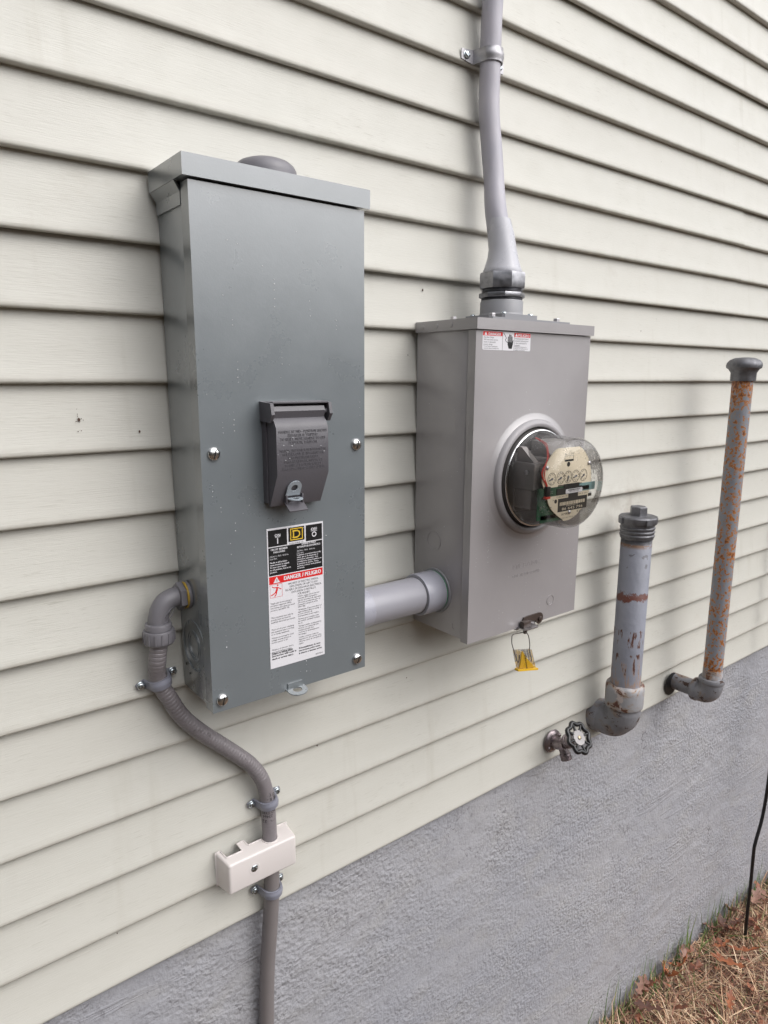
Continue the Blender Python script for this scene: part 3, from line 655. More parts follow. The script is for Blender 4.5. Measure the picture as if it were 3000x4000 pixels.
# latch arm (browned steel) with pivot and seal eye
bm = B(); front(bm, [(1.1215+.0125*cos(a), .5200+.0125*sin(a)) for a in [radians(-110+20*i) for i in range(11)]]+[(1.0900, .5325), (1.0720, .5315), (1.0640, .5165), (1.0800, .5165), (1.0960, .5205), (1.1100, .5170)], -.1655, .0035); bevel_sharp(bm, .0008, 1)
arm = finish('latch_arm', bm, 'seal_iron', mb)
bm = B(); lathe(bm, [(.0055, 0), (.0055, .003), (.0035, .004), (0, .004)], V(1.1225, -.1690, .5190), V(0, -1, 0), 20, False); finish('pivot_rivet', bm, 'seal_iron', arm)
bm = B(); box(bm, 1.0590, 1.0810, -.1800, -.1690, .5140, .5270, .0012); finish('latch_tongue', bm, 'seal_iron', arm)
bm = B(); lathe(bm, [(.0058+.0022*cos(a), .0022*sin(a)) for a in [2*pi*i/10 for i in range(11)]], V(1.0675, -.1770, .5072), V(.25, -1, 0), 24, False); box(bm, 1.0640, 1.0710, -.1785, -.1755, .5110, .5145); finish('seal_eye', bm, 'seal_iron', arm, smooth=60)
# danger sticker
YS = MY-.0003
bm = B()
def rrect(x0, x1, z0, z1, r, n=5):
    out = []
    for cx, cz, a0 in ((x1-r, z0+r, -90), (x1-r, z1-r, 0), (x0+r, z1-r, 90), (x0+r, z0+r, 180)): out += [(cx+r*cos(radians(a0+90*i/n)), cz+r*sin(radians(a0+90*i/n))) for i in range(n+1)]
    return out
front(bm, rrect(.9255, 1.0575, 1.0765, 1.1105, .003), MY, .0003); st = finish('danger_sticker', bm, 'paper_white', mb, smooth=0)
bm = B(); fl(bm, .9265, .9780, 1.1020, 1.1095, YS); finish('red_bar', bm, 'ink_red', st, smooth=0); bm = B(); fl(bm, 1.0110, 1.0565, 1.1020, 1.1095, YS); finish('red_bar', bm, 'ink_red', st, smooth=0)
bm = B(); SP = plane_at(YS-.00025)
text(bm, 'DANGER', .9570, 1.1028, .0072, SP, width=.034, align='C', bold=.07); text(bm, 'PELIGRO', 1.0370, 1.1028, .0072, SP, width=.0325, align='C', bold=.07)
for x in (.9335, 1.0165): front(bm, [(x-.0037, 1.1030), (x+.0037, 1.1030), (x, 1.1088)], YS-.00015, .0001)
finish('white_print', bm, 'paper_white', st, smooth=0)
bm = B()
for i, s in enumerate(['Hazardous Voltage.', 'Will cause death, serious', 'injury or substantial', 'property damage.']): text(bm, s, .9285, 1.0980-.0042*i, .0036, SP, width=len(s)*.00150)
for i, s in enumerate(['Turn off power supplying this', 'equipment before working inside.']): text(bm, s, .9285, 1.0822-.0034*i, .0028, SP, width=len(s)*.00128)
for i, s in enumerate(['Voltaje peligroso. Causara', 'la muerte, lesiones graves', 'o dano substancial a la', 'propiedad.']): text(bm, s, 1.0125, 1.0980-.0042*i, .0036, SP, width=len(s)*.00148)
for i, s in enumerate(['Desconecte el suministro de', 'energia a este equipo antes de', 'trabajar en su interior.']): text(bm, s, 1.0125, 1.0830-.0030*i, .0027, SP, width=len(s)*.00125)
bar(bm, (.9785, 1.0765), (.9785, 1.1105), .0004, YS, .0001); bar(bm, (1.0105, 1.0765), (1.0105, 1.1105), .0004, YS, .0001)
front(bm, [(.9960, 1.0800), (1.0045, 1.0800), (1.0070, 1.0880), (1.0085, 1.0960), (1.0070, 1.0965), (1.0055, 1.0920), (.9930, 1.0920), (.9925, 1.0880)], YS, .0001)
for x, h in ((.9940, 1.1020), (.9975, 1.1060), (1.0010, 1.1055), (1.0043, 1.1025)): bar(bm, (x, 1.0900), (x, h), .0024, YS, .0001)
for a, b in (((.9805, 1.1085), (.9850, 1.1040)), ((.9850, 1.1040), (.9890, 1.0990)), ((.9890, 1.0990), (.9860, 1.0960)), ((.9860, 1.0960), (.9890, 1.0925)), ((.9890, 1.0925), (.9930, 1.0910))): bar(bm, a, b, .0010, YS, .0001)
finish('black_print', bm, 'ink_black', st, smooth=0)
ins = lambda x, z: (x-MC.x)**2+(z-MC.z)**2 < .13**2 or (.922 < x < 1.062 and z > 1.073)
drops('water_drops', mb, trails(45, .915, 1.24, .53, 1.06, MY-.0002, ins)+[(V(.9103, random.uniform(-.135, -.02), random.uniform(.62, 1.08)), V(-1, 0, 0)) for _ in range(22)])

# ------------------------------------------------------------------ ELECTRIC METER
em = thing('electric_meter', 'round glass electric meter with five dials, cream face plate and red wires', 'meter', (1.079, -.17, .829))
MO = V(1.079, 0, .829)
bm = B(); lathe(bm, [(.1010, -.150), (.1005, -.1700), (.0985, -.1790), (.0950, -.1830), (.0925, -.1815), (.0915, -.176), (0, -.176)], MO, YA, 64, False); finish('base_ring', bm, 'meter_base_plastic', em, smooth=45)
bm = B(); lathe(bm, [(.0965, -.1805), (.0978, -.1825), (.0972, -.1845), (.0952, -.1850), (.0945, -.1835), (.0948, -.1805)], MO, YA, 64, False); finish('chrome_band', bm, 'chrome', em, smooth=60)
bm = B(); gp = [(.0955, -.184), (.0935, -.1885), (.0905, -.1915), (.0895, -.1960), (.0888, -.2100), (.0885, -.2560), (.0878, -.2650), (.0850, -.2730), (.0800, -.2785), (.0720, -.2818), (.0500, -.2845), (.0250, -.2856), (0, -.2860)]
lathe(bm, gp, MO, YA, 72, False); glass = finish('glass_cover', bm, 'meter_glass', em, smooth=80)
#bm = B(); lathe(bm, [(r-.0030 if r > .004 else 0, y+(.0030 if y < -.27 else .001)) for r, y in gp], MO, YA, 72, False); finish('inner_glass_wall', bm, 'clear_plastic', glass, smooth=80)
bm = B(); front(bm, rrect(.9990, 1.1560, .7700, .8850, .012), -.176, .0140); box(bm, .9990, 1.0330, -.2380, -.188, .8180, .8690, .002); box(bm, 1.0020, 1.0350, -.2300, -.188, .7800, .8180, .002); box(bm, 1.030, 1.150, -.2420, -.188, .7800, .8780, .003)
box(bm, 1.0120, 1.0220, -.2510, -.2380, .8530, .8610, .001)
prism(bm, [(-.190, .866), (-.232, .869), (-.200, .897), (-.190, .897)], V(1.005, 0, 0), YA, ZA, V(.014, 0, 0)); prism(bm, [(-.190, .880), (-.240, .880), (-.215, .905), (-.190, .908)], V(1.045, 0, 0), YA, ZA, V(.07, 0, 0))
finish('meter_frame', bm, 'meter_frame_plastic', em)
bm = B(); lathe(bm, [(.0045, 0), (.0045, .002), (.002, .003), (0, .003)], V(.9990, -.2200, .8510), V(-1, 0, 0), 16, False); finish('frame_screw', bm, 'galvanised', em)
FY = -.252
bm = B(); pts = []
for a in range(0, 360, 5):
    r = .0755; x = 1.079+r*cos(radians(a)); z = .829+r*sin(radians(a)); z = min(z, .8963)
    if 178 < a < 262:                       # lower left corner cut away, circuit board shows there
        t = (a-178)/84; x = 1.0220+(.0500)*t**1.6; z = .8020-.0460*t**.9
    pts.append((x, z))
front(bm, pts, FY, .0016); fp = finish('dial_face', bm, 'tan_enamel', em, smooth=0)
bm = B(); box(bm, .9980, 1.0600, -.2500, -.2482, .7620, .8230); box(bm, 1.0080, 1.1000, -.2500, -.2482, .7560, .7700); finish('circuit_board', bm, 'pcb', em, smooth=0)
bm = B(); fl(bm, .9975, 1.0900, .8060, .8232, FY-.0017); finish('circuit_board', bm, 'pcb', fp, smooth=0)
bm = B(); box(bm, 1.1050, 1.1660, -.2552, -.2537, .8085, .8240); finish('circuit_board', bm, 'pcb_blue', fp, smooth=0)
bm = B(); Y3 = FY-.0036
bar(bm, (1.0510, .8250), (1.1220, .8245), .0012, FY-.0016, .0020); finish('slit', bm, 'ink_black', fp, smooth=0)
for a, th in (((1.0470, 1.1240, .8070, .8195), .0018), ((1.0680, 1.1150, .8190, .8262), .0019), ((1.1230, 1.1470, .8100, .8185), .0016), ((1.0535, 1.1438, .7730, .7990), .0004), ((1.0840, 1.1140, .7985, .8072), .0005), ((1.1470, 1.1580, .7950, .8010), .0004), ((1.0675, 1.0940, .8700, .8735), .0002)):
    bm = B(); front(bm, rect(*a), FY-.0016, th); finish('black_block', bm, 'ink_black', fp, smooth=0)

bm = B()
for q, cx in enumerate((1.0250, 1.0370)): ring_plate(bm, V(cx, FY-.0016, .8395), V(0, -1, 0), .0108, .0115, .0001, 28) if q == 9 else None
dial_x = (1.0312, 1.0575, 1.0803, 1.1040, 1.1284)
for q, cx in enumerate(dial_x):
    ring_plate(bm, V(cx, FY-.0016, .8395), V(0, -1, 0), .01115, .0119, .0002, 32)
    for dgt in range(10):
        a = pi/2-(2*pi*dgt/10)*(1 if q % 2 == 0 else -1); text(bm, str(dgt), cx+.0086*cos(a), .8395+.0086*sin(a)-.0013, .0040, plane_at(FY-.0018), align='C', bold=.05)
text(bm, 'Rr  27 7/9', 1.0806, .8818, .0055, plane_at(FY-.0018), width=.027, align='C')
for a, b in (((1.0675, .8802), (1.0940, .8802)), ((1.0675, .8700), (1.0940, .8700)), ((1.0675, .8700), (1.0675, .8802)), ((1.0940, .8700), (1.0940, .8802))): bar(bm, a, b, .0005, FY-.0016, .0002)
text(bm, 'CL200 240V 3W', 1.0480, .8010, .0046, plane_at(FY-.0018), width=.0340); text(bm, 'TYPE J5S  30TA  7.2Kh', 1.1150, .8012, .0046, plane_at(FY-.0018), width=.0430)
text(bm, 'AMR', 1.0650, .7650, .0068, plane_at(FY-.0018), width=.0200); text(bm, 'R300', 1.1130, .7665, .0062, plane_at(FY-.0018), width=.0200); text(bm, 'ELECTRIC METER CO', 1.0900, .7588, .0026, plane_at(FY-.0018), width=.044, align='C'); text(bm, 'PN', 1.0370, .7965, .0036, plane_at(FY-.0018))
finish('black_print', bm, 'ink_black', fp, smooth=0)
bm = B()
for cx, a in zip(dial_x, (200, 205, 260, 200, 215)):
    a = radians(a); bar(bm, (cx-.003*cos(a), .8395-.003*sin(a)), (cx+.0078*cos(a), .8395+.0078*sin(a)), .0024, FY-.0022, .0006); lathe(bm, [(.0022, 0), (.0022, .001), (0, .0012)], V(cx, FY-.0022, .8395), V(0, -1, 0), 12, False)
finish('dial_pointer', bm, 'ink_grey', fp)
bm = B()
for cx, cz, r in ((1.0796, .8642, .0048), (1.0464, .7950, .0040), (1.0290, .8300, .0010), (1.1560, .8180, .0010), (1.0330, .7850, .0012)): lathe(bm, [(0, 0), (r, 0), (r, .0002), (0, .0002)], V(cx, FY-.0016, cz), V(0, -1, 0), 18, False)
finish('punched_hole', bm, 'ink_black', fp)
bm = B(); front(bm, rrect(1.0725, 1.1245, .8075, .8160, .002), FY-.0036, .0004); wl = finish('white_tag', bm, 'paper_white', fp, smooth=0)
bm = B(); text(bm, '18558582', 1.0985, .8092, .0042, plane_at(FY-.0041), width=.032, align='C'); x = 1.080
while x < 1.118: w = random.choice((.0004, .0007)); bar(bm, (x, .8125), (x, .8152), w, FY-.0040, .0001); x += w+random.choice((.0005, .0009))
finish('black_print', bm, 'ink_black', wl, smooth=0)
bm = B(); x = 1.0590
while x < 1.1380: w = random.choice((.0006, .0012, .0020)); bar(bm, (x, .7850), (x, .7915), w, FY-.0020, .0001); x += w+random.choice((.0006, .0010))
text(bm, '86 645 796', 1.0985, .7755, .0072, plane_at(FY-.0021), width=.066, align='C'); text(bm, 'D8664579 6 EXAMPLE'[:9], 1.0985, .7823, .0028, plane_at(FY-.0021), width=.040, align='C')
finish('white_print', bm, 'tan_enamel', fp, smooth=0)
for x, z in ((1.0156, .8617), (1.1435, .8618), (1.0890, .7695)):
    bm = B(); lathe(bm, [(.0042, 0), (.0042, .0015), (.0030, .0028), (0, .0032)], V(x, FY-.0016, z), V(0, -1, 0), 18, False); finish('face_screw', bm, 'galvanised', fp, smooth=50)
bm = B(); box(bm, 1.0105, 1.0210, -.2610, -.2515, .8085, .8270, .0008); cn = finish('connector', bm, 'black_plastic', em)
bm = B(); box(bm, 1.0090, 1.0225, -.2600, -.2515, .8035, .8083, .0006); finish('red_header', bm, 'red_insulation', cn)
bm = B()
for i in range(26): x = random.uniform(1.000, 1.055); z = random.uniform(.763, .800); box(bm, x, x+random.uniform(.001, .003), -.2512, -.25, z, z+random.uniform(.0006, .0018))
for i in range(8): bar(bm, (1.028+.0025*(i % 4), .8110+.003*(i//4)), (1.028+.0025*(i % 4), .8130+.004*(i//4)), .0006, FY-.0018, .0001)
finish('solder_joint', bm, 'galvanised', em, smooth=0)
for dx, dz in ((0, 0), (.0030, .0015), (.0008, -.0015)):
    bm = B(); tube(bm, spline([(1.048+dx, -.196, .912), (1.043+dx, -.224, .902+dz), (1.034+dx, -.238, .886+dz), (1.018+dx*2, -.250, .8735), (1.0010+dx*3, -.254, .856+dz), (1.0020+dx*2, -.256, .843), (1.0110+dx, -.256, .833), (1.0135+dx, -.256, .8265)], 6), .0009, 8); finish('red_wire', bm, 'red_insulation', em, smooth=80)

# ------------------------------------------------------------------ SECURITY SEAL hanging from the latch eye
ss = thing('security_seal', 'clear tag with yellow triangle hanging on a bent wire below the meter box', 'seal', (1.075, -.177, .497))
SY = -.177
bm = B(); tube(bm, spline([(1.0520, SY, .4560), (1.0517, SY, .4440), (1.0475, SY, .4418), (1.0376, SY, .4629), (1.0314, SY, .4768), (1.0270, SY, .4885), (1.0252, SY-.001, .5003), (1.0296, SY, .5068), (1.0543, SY, .5048), (1.0670, SY+.001, .5020), (1.0733, SY, .4992), (1.0794, SY, .4904), (1.0841, SY, .4706), (1.0837, SY, .4589), (1.0886, SY, .4451), (1.0928, SY, .4330), (1.0894, SY, .4331)], 5), .0009, 8); finish('wire_loop', bm, 'seal_iron', ss, smooth=80)
bm = B(); front(bm, [(1.0484, .4260), (1.1040, .4135), (1.0870, .4604), (1.0338, .4716)], SY+.0035, .0070); bevel_sharp(bm, .0008, 1); sh = finish('clear_housing', bm, 'clear_plastic', ss)
bm = B(); front(bm, [(1.0530, .4272), (1.1000, .4162), (1.0950, .4240), (1.0850, .4335), (1.0745, .4440), (1.0660, .4550), (1.0615, .4620), (1.0592, .4620), (1.0574, .4530), (1.0560, .4400)], SY+.0012, .0024); tri = finish('yellow_insert', bm, 'seal_yellow', ss)
bm = B(); prism(bm, [(1.0443, .4233), (1.1090, .4090), (1.1099, .4130), (1.0450, .4275)], V(0, SY+.0050, 0), XA, ZA, V(0, -.0105, 0)); bevel_sharp(bm, .0008, 1); finish('yellow_foot', bm, 'seal_yellow', ss)
bm = B(); text(bm, 'EVERSOURCE', 0, 0, .0060, lambda u, v, w: V(1.0785-v*.95-u*.26, SY-.0016, .4205+u*.97), width=.0340, bold=.06); finish('black_print', bm, 'ink_black', tri, smooth=0)

# ------------------------------------------------------------------ PVC NIPPLE between the two boxes
pn = thing('pvc_conduit', 'thick light grey plastic conduit joining the two electrical boxes', 'conduit', (.80, -.068, .598)); PO = V(0, -.068, .598)
bm = B(); lathe(bm, [(.0365, .6915), (.0365, .9100)], PO, XA, 48, False); finish('pipe', bm, 'pvc_conduit', pn, smooth=60)
bm = B(); lathe(bm, [(.0366, .8570), (.0418, .8572), (.0426, .8590), (.0426, .9035), (.0418, .9050), (.0366, .9052)], PO, XA, 48, False); finish('coupling', bm, 'pvc_light', pn, smooth=40)
bm = B(); lathe(bm, [(.0366, .6925), (.0377, .6930), (.0377, .7290), (.0366, .7300)], PO, XA, 48, False); finish('end_sleeve', bm, 'pvc_light', pn, smooth=40)
bm = B(); lathe(bm, [(.0416, .9052), (.0418, .9066), (.0366, .9066)], PO, XA, 48, False); finish('green_gasket', bm, 'gasket_green', pn)
bm = B(); lathe(bm, [(.0366, .9067), (.0462, .9070), (.0470, .9090), (.0470, .9103), (.0366, .9103)], PO, XA, 48, False); finish('locknut', bm, 'hub_paint', pn, smooth=40)
bm = B(); tube(bm, [PO+V(.8562+.0012*sin(3*a), .0372*cos(a), .0372*sin(a)) for a in [2*pi*i/60 for i in range(61)]], .0011, 6, False); finish('cement_bead', bm, 'ink_grey', pn, smooth=80)

# ------------------------------------------------------------------ SERVICE CABLE
sc_ = thing('service_cable', 'thick grey service cable rising up the wall from the meter box hub', 'cable', (1.070, -.075, 1.18))
bm = B(); P = spline([(1.070, -.073, 1.243), (1.067, -.066, 1.300), (1.066, -.053, 1.360), (1.072, -.040, 1.420), (1.072, -.031, 1.480), (1.069, -.0245, 1.545), (1.070, -.0230, 1.620), (1.070, -.0230, 1.700), (1.073, -.0235, 1.800), (1.073, -.024, 2.00), (1.073, -.024, 2.40)], 8)
rr = []
for i, p in enumerate(P): rr.append(.0205+.0036*max(0, min(1, (1.40-p.z)/.14))+.0006*noise.noise(V(p.z*16, 3, 1)))
tube(bm, P, rr, 28, False); finish('cable_jacket', bm, 'cable_jacket', sc_, smooth=80)
bm = B(); lathe(bm, [(.0235, 1.335), (.0255, 1.305), (.0270, 1.280), (.0310, 1.258), (.0375, 1.240), (.0405, 1.232), (.0390, 1.2285), (.020, 1.2285)], HC, ZA, 40, False)
for v in bm.verts:
    t = max(0, (v.co.z-1.24)/.095); v.co.y += .013*t*t; v.co.x += -.003*t; nz_ = noise.noise(v.co*60)*.0018; v.co.x += nz_; v.co.y += noise.noise(v.co*50+V(9, 0, 0))*.0018; v.co.z += noise.noise(v.co*80)*.003*(1-t)
finish('sealant_cone', bm, 'sealant', sc_, smooth=80)
bm = B(); lathe(bm, [(.0400, 1.1990), (.0472, 1.2010), (.0480, 1.2040), (.0480, 1.2270), (.0462, 1.2310), (.0400, 1.2330)], HC, ZA, 8, True, .35); bevel_sharp(bm, .0012, 2, 25); finish('compression_nut', bm, 'cast_zinc', sc_)
bm = B(); lathe(bm, [(.0395, 1.1790), (.0415, 1.1800), (.0395, 1.1812), (.0415, 1.1822), (.0385, 1.1832), (.0385, 1.1930), (.0410, 1.1940), (.0395, 1.1952), (.0412, 1.1964), (.0395, 1.1976), (.0412, 1.1988), (.039, 1.2)], HC, ZA, 48, False); finish('threads', bm, 'cast_zinc', sc_, smooth=40)
bm = B(); lathe(bm, [(.0400, 1.1830), (.0455, 1.1836), (.0462, 1.1850), (.0462, 1.1912), (.0455, 1.1925), (.0400, 1.1932)], HC, ZA, 8, True, .1); bevel_sharp(bm, .0015, 2, 25); finish('lock_ring', bm, 'cast_zinc', sc_)

# straps / clamps ------------------------------------------------------------------
def strap(name, label, cat, loc, rot, r, yc, width, tab, th, mat, smat, ridge, group, screw_x, tabs_w, clipped=False):
    """two-hole strap, local: pipe along z, wall plane y=0, pipe centre at y=yc"""
    t = thing(name, label, cat, loc, group, local=True); t.rotation_euler = (0, rot, 0)
    bm = B(); pr = []; ri = r+.0003; f = .005
    pr.append((-tab, -.0005)); pr.append((-ri-f, -.0005))
    for a in range(0, 181, 12): pr.append((-ri*cos(radians(a)), yc-ri*sin(radians(a))))
    pr.append((ri+f, -.0005)); pr.append((tab, -.0005)); pr = [(x, min(y, -.0005)) for x, y in pr]
    rows = []
    prof = [(-.5, 0), (-.5, 1), (-.30, 1.0), (-.16, 1+ridge), (.16, 1+ridge), (.30, 1.0), (.5, 1), (.5, 0)]
    for i, (x, y) in enumerate(pr):
        a = Vector(pr[max(i-1, 0)]); b = Vector(pr[min(i+1, len(pr)-1)]); tt = (b-a).normalized(); n = Vector((tt.y, -tt.x))
        if n.y > 0 and abs(x) > ri: n = -n
        if n.dot(Vector((x, y-yc))) < 0 and abs(x) < ri+.001: n = -n
        wf = 1.0 if abs(x) < ri else (tabs_w if abs(x) > ri+f else (1+tabs_w)/2)
        if clipped and i in (0, len(pr)-1): wf *= .7
        if not clipped and i in (0, len(pr)-1): wf *= .55
        rdg = 1 if abs(x) < ri else 0
        rows.append([bm.verts.new((x+n.x*th*(h if h <= 1 else 1+ridge*rdg), y+n.y*th*(h if h <= 1 else 1+ridge*rdg), width*w*wf)) for w, h in prof])
    for a, b in zip(rows, rows[1:]):
        for q in range(len(prof)): bm.faces.new((a[q], a[(q+1) % len(prof)], b[(q+1) % len(prof)], b[q]))
    bm.faces.new(rows[0]); bm.faces.new(rows[-1]); bevel_sharp(bm, .0005, 1, 50); finish('strap_band', bm, mat, t, smooth=40)
    for s in (-1, 1):
        bm = B(); screw_head(bm, V(s*screw_x, -th-.0004, 0), V(0, -1, 0), .0066, .0040, washer=.0074); finish('strap_screw', bm, smat, t, smooth=50)
    return t
G = 'plastic clamps holding the flexible hose'
for lab, loc, rot, r, yc in (
    ('grey plastic clamp with two screws holding the hose beside the dark enclosure', (.3517, 0, .5375), 12, .0143, -.0175),
    ('grey plastic clamp on the hose just above the beige cover', (.5395, 0, .2425), 8, .0143, -.0205),
    ('grey plastic clamp on the pipe just below the beige cover', (.5405, 0, .0545), 1, .0154, -.0230)):
    strap('conduit_clamp', lab, 'clamp', loc, -radians(rot), r, yc, .0160, .0345, .0034, 'clamp_plastic', 'zinc_screw', .35, G, .0270, .95)
strap('metal_strap', 'shiny galvanised two-hole strap holding the service cable near the top', 'strap', (1.0710, 0, 1.6390), 0, .0215, -.0235, .0250, .0590, .0016, 'strap_metal', 'zinc_screw', 1.1, 'straps', .0455, 1.0, True)

# ------------------------------------------------------------------ FLEXIBLE HOSE with its elbow fitting
fh = thing('flexible_hose', 'ribbed grey flexible hose curving down the siding from the enclosure elbow', 'hose', (.347, -.036, .60))
ctr = [(.3480, -.0380, .625), (.3465, -.0375, .606), (.3445, -.0335, .580), (.3470, -.0210, .553), (.3530, -.0170, .530), (.3640, -.0165, .507), (.3820, -.0165, .470), (.4020, -.0165, .4420), (.4260, -.0165, .4150), (.4530, -.0168, .388), (.4830, -.0175, .3570), (.5070, -.0180, .3300), (.5260, -.0190, .2980), (.5350, -.0195, .2680), (.5385, -.0200, .2400), (.5395, -.0205, .2000), (.5400, -.0210, .150)]
P = spline(ctr, 14); P2 = [P[0]]; L = 0; step = .0011; acc = 0
for a, b in zip(P, P[1:]):
    seg = (b-a).length; q = 0
    while acc+seg-q >= step: q += step-acc; P2.append(a+(b-a)*(q/seg)); acc = 0
    acc += seg-q
rr = [.0140-(.0009 if i % 6 == 0 and p.z > .30 else 0)-(.0004 if i % 6 == 0 and p.z <= .30 else 0) for i, p in enumerate(P2)]
bm = B(); tube(bm, P2, rr, 24, False); hose = finish('hose_body', bm, 'flex_hose', fh, smooth=60)
bm = B(); cx, cy, rr_ = .5388, -.0202, .01405
def cyl(u, v, w): a = u/rr_; return V(cx-.0 + rr_*sin(a-.25)*1.0, cy-rr_*cos(a-.25), v)
for s, z, xo in (('15:5  22', .2130, .0165), ('(C  23464', .2230, .0185), ('NIO TYPE', .2310, .0160), ('UL B 80C', .2580, .0170), ('1/2 (TT)', .2660, .0175)):
    text(bm, s, 0, 0, .0085, lambda u, v, w, z=z, xo=xo: cyl(xo-u, z-v, 0), width=.033)
finish('printed_marking', bm, 'ink_black', hose, smooth=0)
# elbow: gland nut, collar, bent body, hex flange, yellow gasket
lt = V(0, 0, 1); NO = V(.3482, -.0382, 0)
bm = B(); prf = [(.0165, .6115), (.0215, .6118), (.0232, .6135), (.0236, .6170), (.0240, .6330), (.0232, .6345), (.0180, .6346)]; lathe(bm, prf, NO, ZA, 48, False)
for i in range(14): a = 2*pi*i/14+.1; box_pts(bm, NO+V(.0240*cos(a), .0240*sin(a), .6235), V(cos(a), sin(a), 0), V(-sin(a), cos(a), 0), ZA, .0010, .0011, .0085)
finish('gland_nut', bm, 'fitting_plastic', fh, smooth=40)
bm = B(); lathe(bm, [(.0185, .6346), (.0205, .6350), (.0205, .6430), (.0195, .6452), (.0150, .6456)], NO, ZA, 40, False); finish('fitting_collar', bm, 'fitting_plastic', fh, smooth=40)
bm = B(); tube(bm, spline([(.3482, -.0382, .644), (.3485, -.0382, .652), (.3530, -.0382, .6660), (.3620, -.0382, .6770), (.3740, -.0382, .6815), (.3800, -.0382, .6820), (.3880, -.0382, .6820)], 8), .0158, 28, False); finish('elbow_body', bm, 'fitting_plastic', fh, smooth=60)
bm = B(); text(bm, '1/2', 0, 0, .010, lambda u, v, w: V(.3560+u*.62-v*.5, -.0382-.0158-w, .6530+u*.75+v*.5), width=.016, depth=.0008)
for i in range(20):
    a = 2*pi*i/20; a2 = 2*pi*(i+1)/20
    q = lambda t: V(.3600+.0150*cos(t)*.62-.0046*sin(t)*.70, 0, .6595+.0150*cos(t)*.75+.0046*sin(t)*.60)
    tube(bm, [V(q(a).x, -.0541, q(a).z), V(q(a2).x, -.0541, q(a2).z)], .0006, 5)
finish('size_badge', bm, 'fitting_plastic', fh, smooth=40)
HO = V(0, -.0382, .6820)
bm = B(); lathe(bm, [(.0170, .3800), (.0225, .3808), (.0232, .3820), (.0232, .3890), (.0225, .3902), (.0170, .3905)], HO, XA, 6, True, .45); bevel_sharp(bm, .0009, 2, 25); finish('hex_flange', bm, 'fitting_plastic', fh)
bm = B(); lathe(bm, [(.0150, .3905), (.0218, .3907), (.0218, .3935), (.0150, .3937)], HO, XA, 36, False); finish('yellow_gasket', bm, 'gasket_yellow', fh)
bm = B(); lathe(bm, [(.0150, .3937), (.0222, .3938), (.0226, .3950), (.0222, .3984), (.0150, .3986)], HO, XA, 36, False); finish('locknut', bm, 'fitting_plastic', fh, smooth=40)

# ------------------------------------------------------------------ BEIGE COVER
bc = thing('cable_cover', 'small beige plastic cover box with two notches clipped over the hose', 'cover', (.512, 0, .10))
bm = B()
# side outline of notched top edge is cut from the top wall; body is an open-backed tapered tray
X0, X1, Z0, Z1, YB, YC = .4385, .5865, .1000, .1680, -.0010, -.0450
fx0, fx1, fz0, fz1 = .4440, .5830, .1045, .1650
def notch(x):            # depth (towards the front) of the cutouts in the top wall
    d = 0
    if .4475 < x < .4800: d = .0220
    if .4955 < x < .5560: d = .0150
    dx = x-.5400
    if abs(dx) < .0160: d = max(d, .0200+sqrt(max(0, .0160**2-dx*dx))*.95)
    return d
xs = sorted(set([X0+.0002*i for i in range(0)]+[X0, .4450, .4474, .4476, .4510, .4600, .4700, .4799, .4801, .4850, .4900, .4954, .4956, .5050, .5150]+[.5400+.0160*cos(pi*i/14) for i in range(15)]+[.5559, .5562, .5650, .5750, X1]))
top = []
for x in xs:
    t = (x-X0)/(X1-X0); d = notch(x)/.044; xf = fx0+(fx1-fx0)*t; xb = x+(xf-x)*d
    top.append((bm.verts.new((xb, YB+(YC-YB)*d, Z1+(fz1-Z1)*d)), bm.verts.new((xf, YC, fz1))))
for a, b in zip(top, top[1:]): bm.faces.new((a[0], b[0], b[1], a[1]))
fb = [bm.verts.new((v[1].co.x, YC, fz0)) for v in top]; bb = [bm.verts.new((X0+(X1-X0)*(x-X0)/(X1-X0), YB, Z0)) for x in xs]
for i in range(len(xs)-1):
    bm.faces.new((top[i][1], top[i+1][1], fb[i+1], fb[i])); bm.faces.new((fb[i], fb[i+1], bb[i+1], bb[i]))
bm.faces.new((top[0][0], top[0][1], fb[0], bb[0])); bm.faces.new((top[-1][1], top[-1][0], bb[-1], fb[-1]))
bmesh.ops.remove_doubles(bm, verts=bm.verts, dist=.00005)
es = [e for e in bm.edges if len(e.link_faces) == 2 and e.calc_face_angle(0) > radians(50)]
bmesh.ops.bevel(bm, geom=es, offset=.0042, segments=4, profile=.5, affect='EDGES')
bmesh.ops.solidify(bm, geom=bm.faces[:], thickness=-.0022)
cv = finish('cover_shell', bm, 'beige_plastic', bc, smooth=35)
bm = B(); pth = []
for x in xs:
    t = (x-X0)/(X1-X0); d = notch(x)/.044; xf = fx0+(fx1-fx0)*t; pth.append(V(x+(xf-x)*d, YB+(YC-YB)*d-.0006, Z1+(fz1-Z1)*d+.0004))
tube(bm, [V(X0, YB-.001, Z0)]+pth+[V(X1, YB-.001, Z0)], .0015, 6); finish('rim_bead', bm, 'beige_plastic', cv, smooth=80)
bm = B(); lathe(bm, [(.0118, -.0002), (.0105, .0004), (.0088, .0002), (.0086, -.0012)], V(.4945, YC, .1370), V(0, -1, 0), 32, False); finish('screw_recess', bm, 'beige_plastic', cv, smooth=50)
bm = B(); screw_head(bm, V(.4945, YC+.0012, .1370), V(0, -1, 0), .0072, .0030); finish('cover_screw', bm, 'zinc_screw', bc, smooth=50)

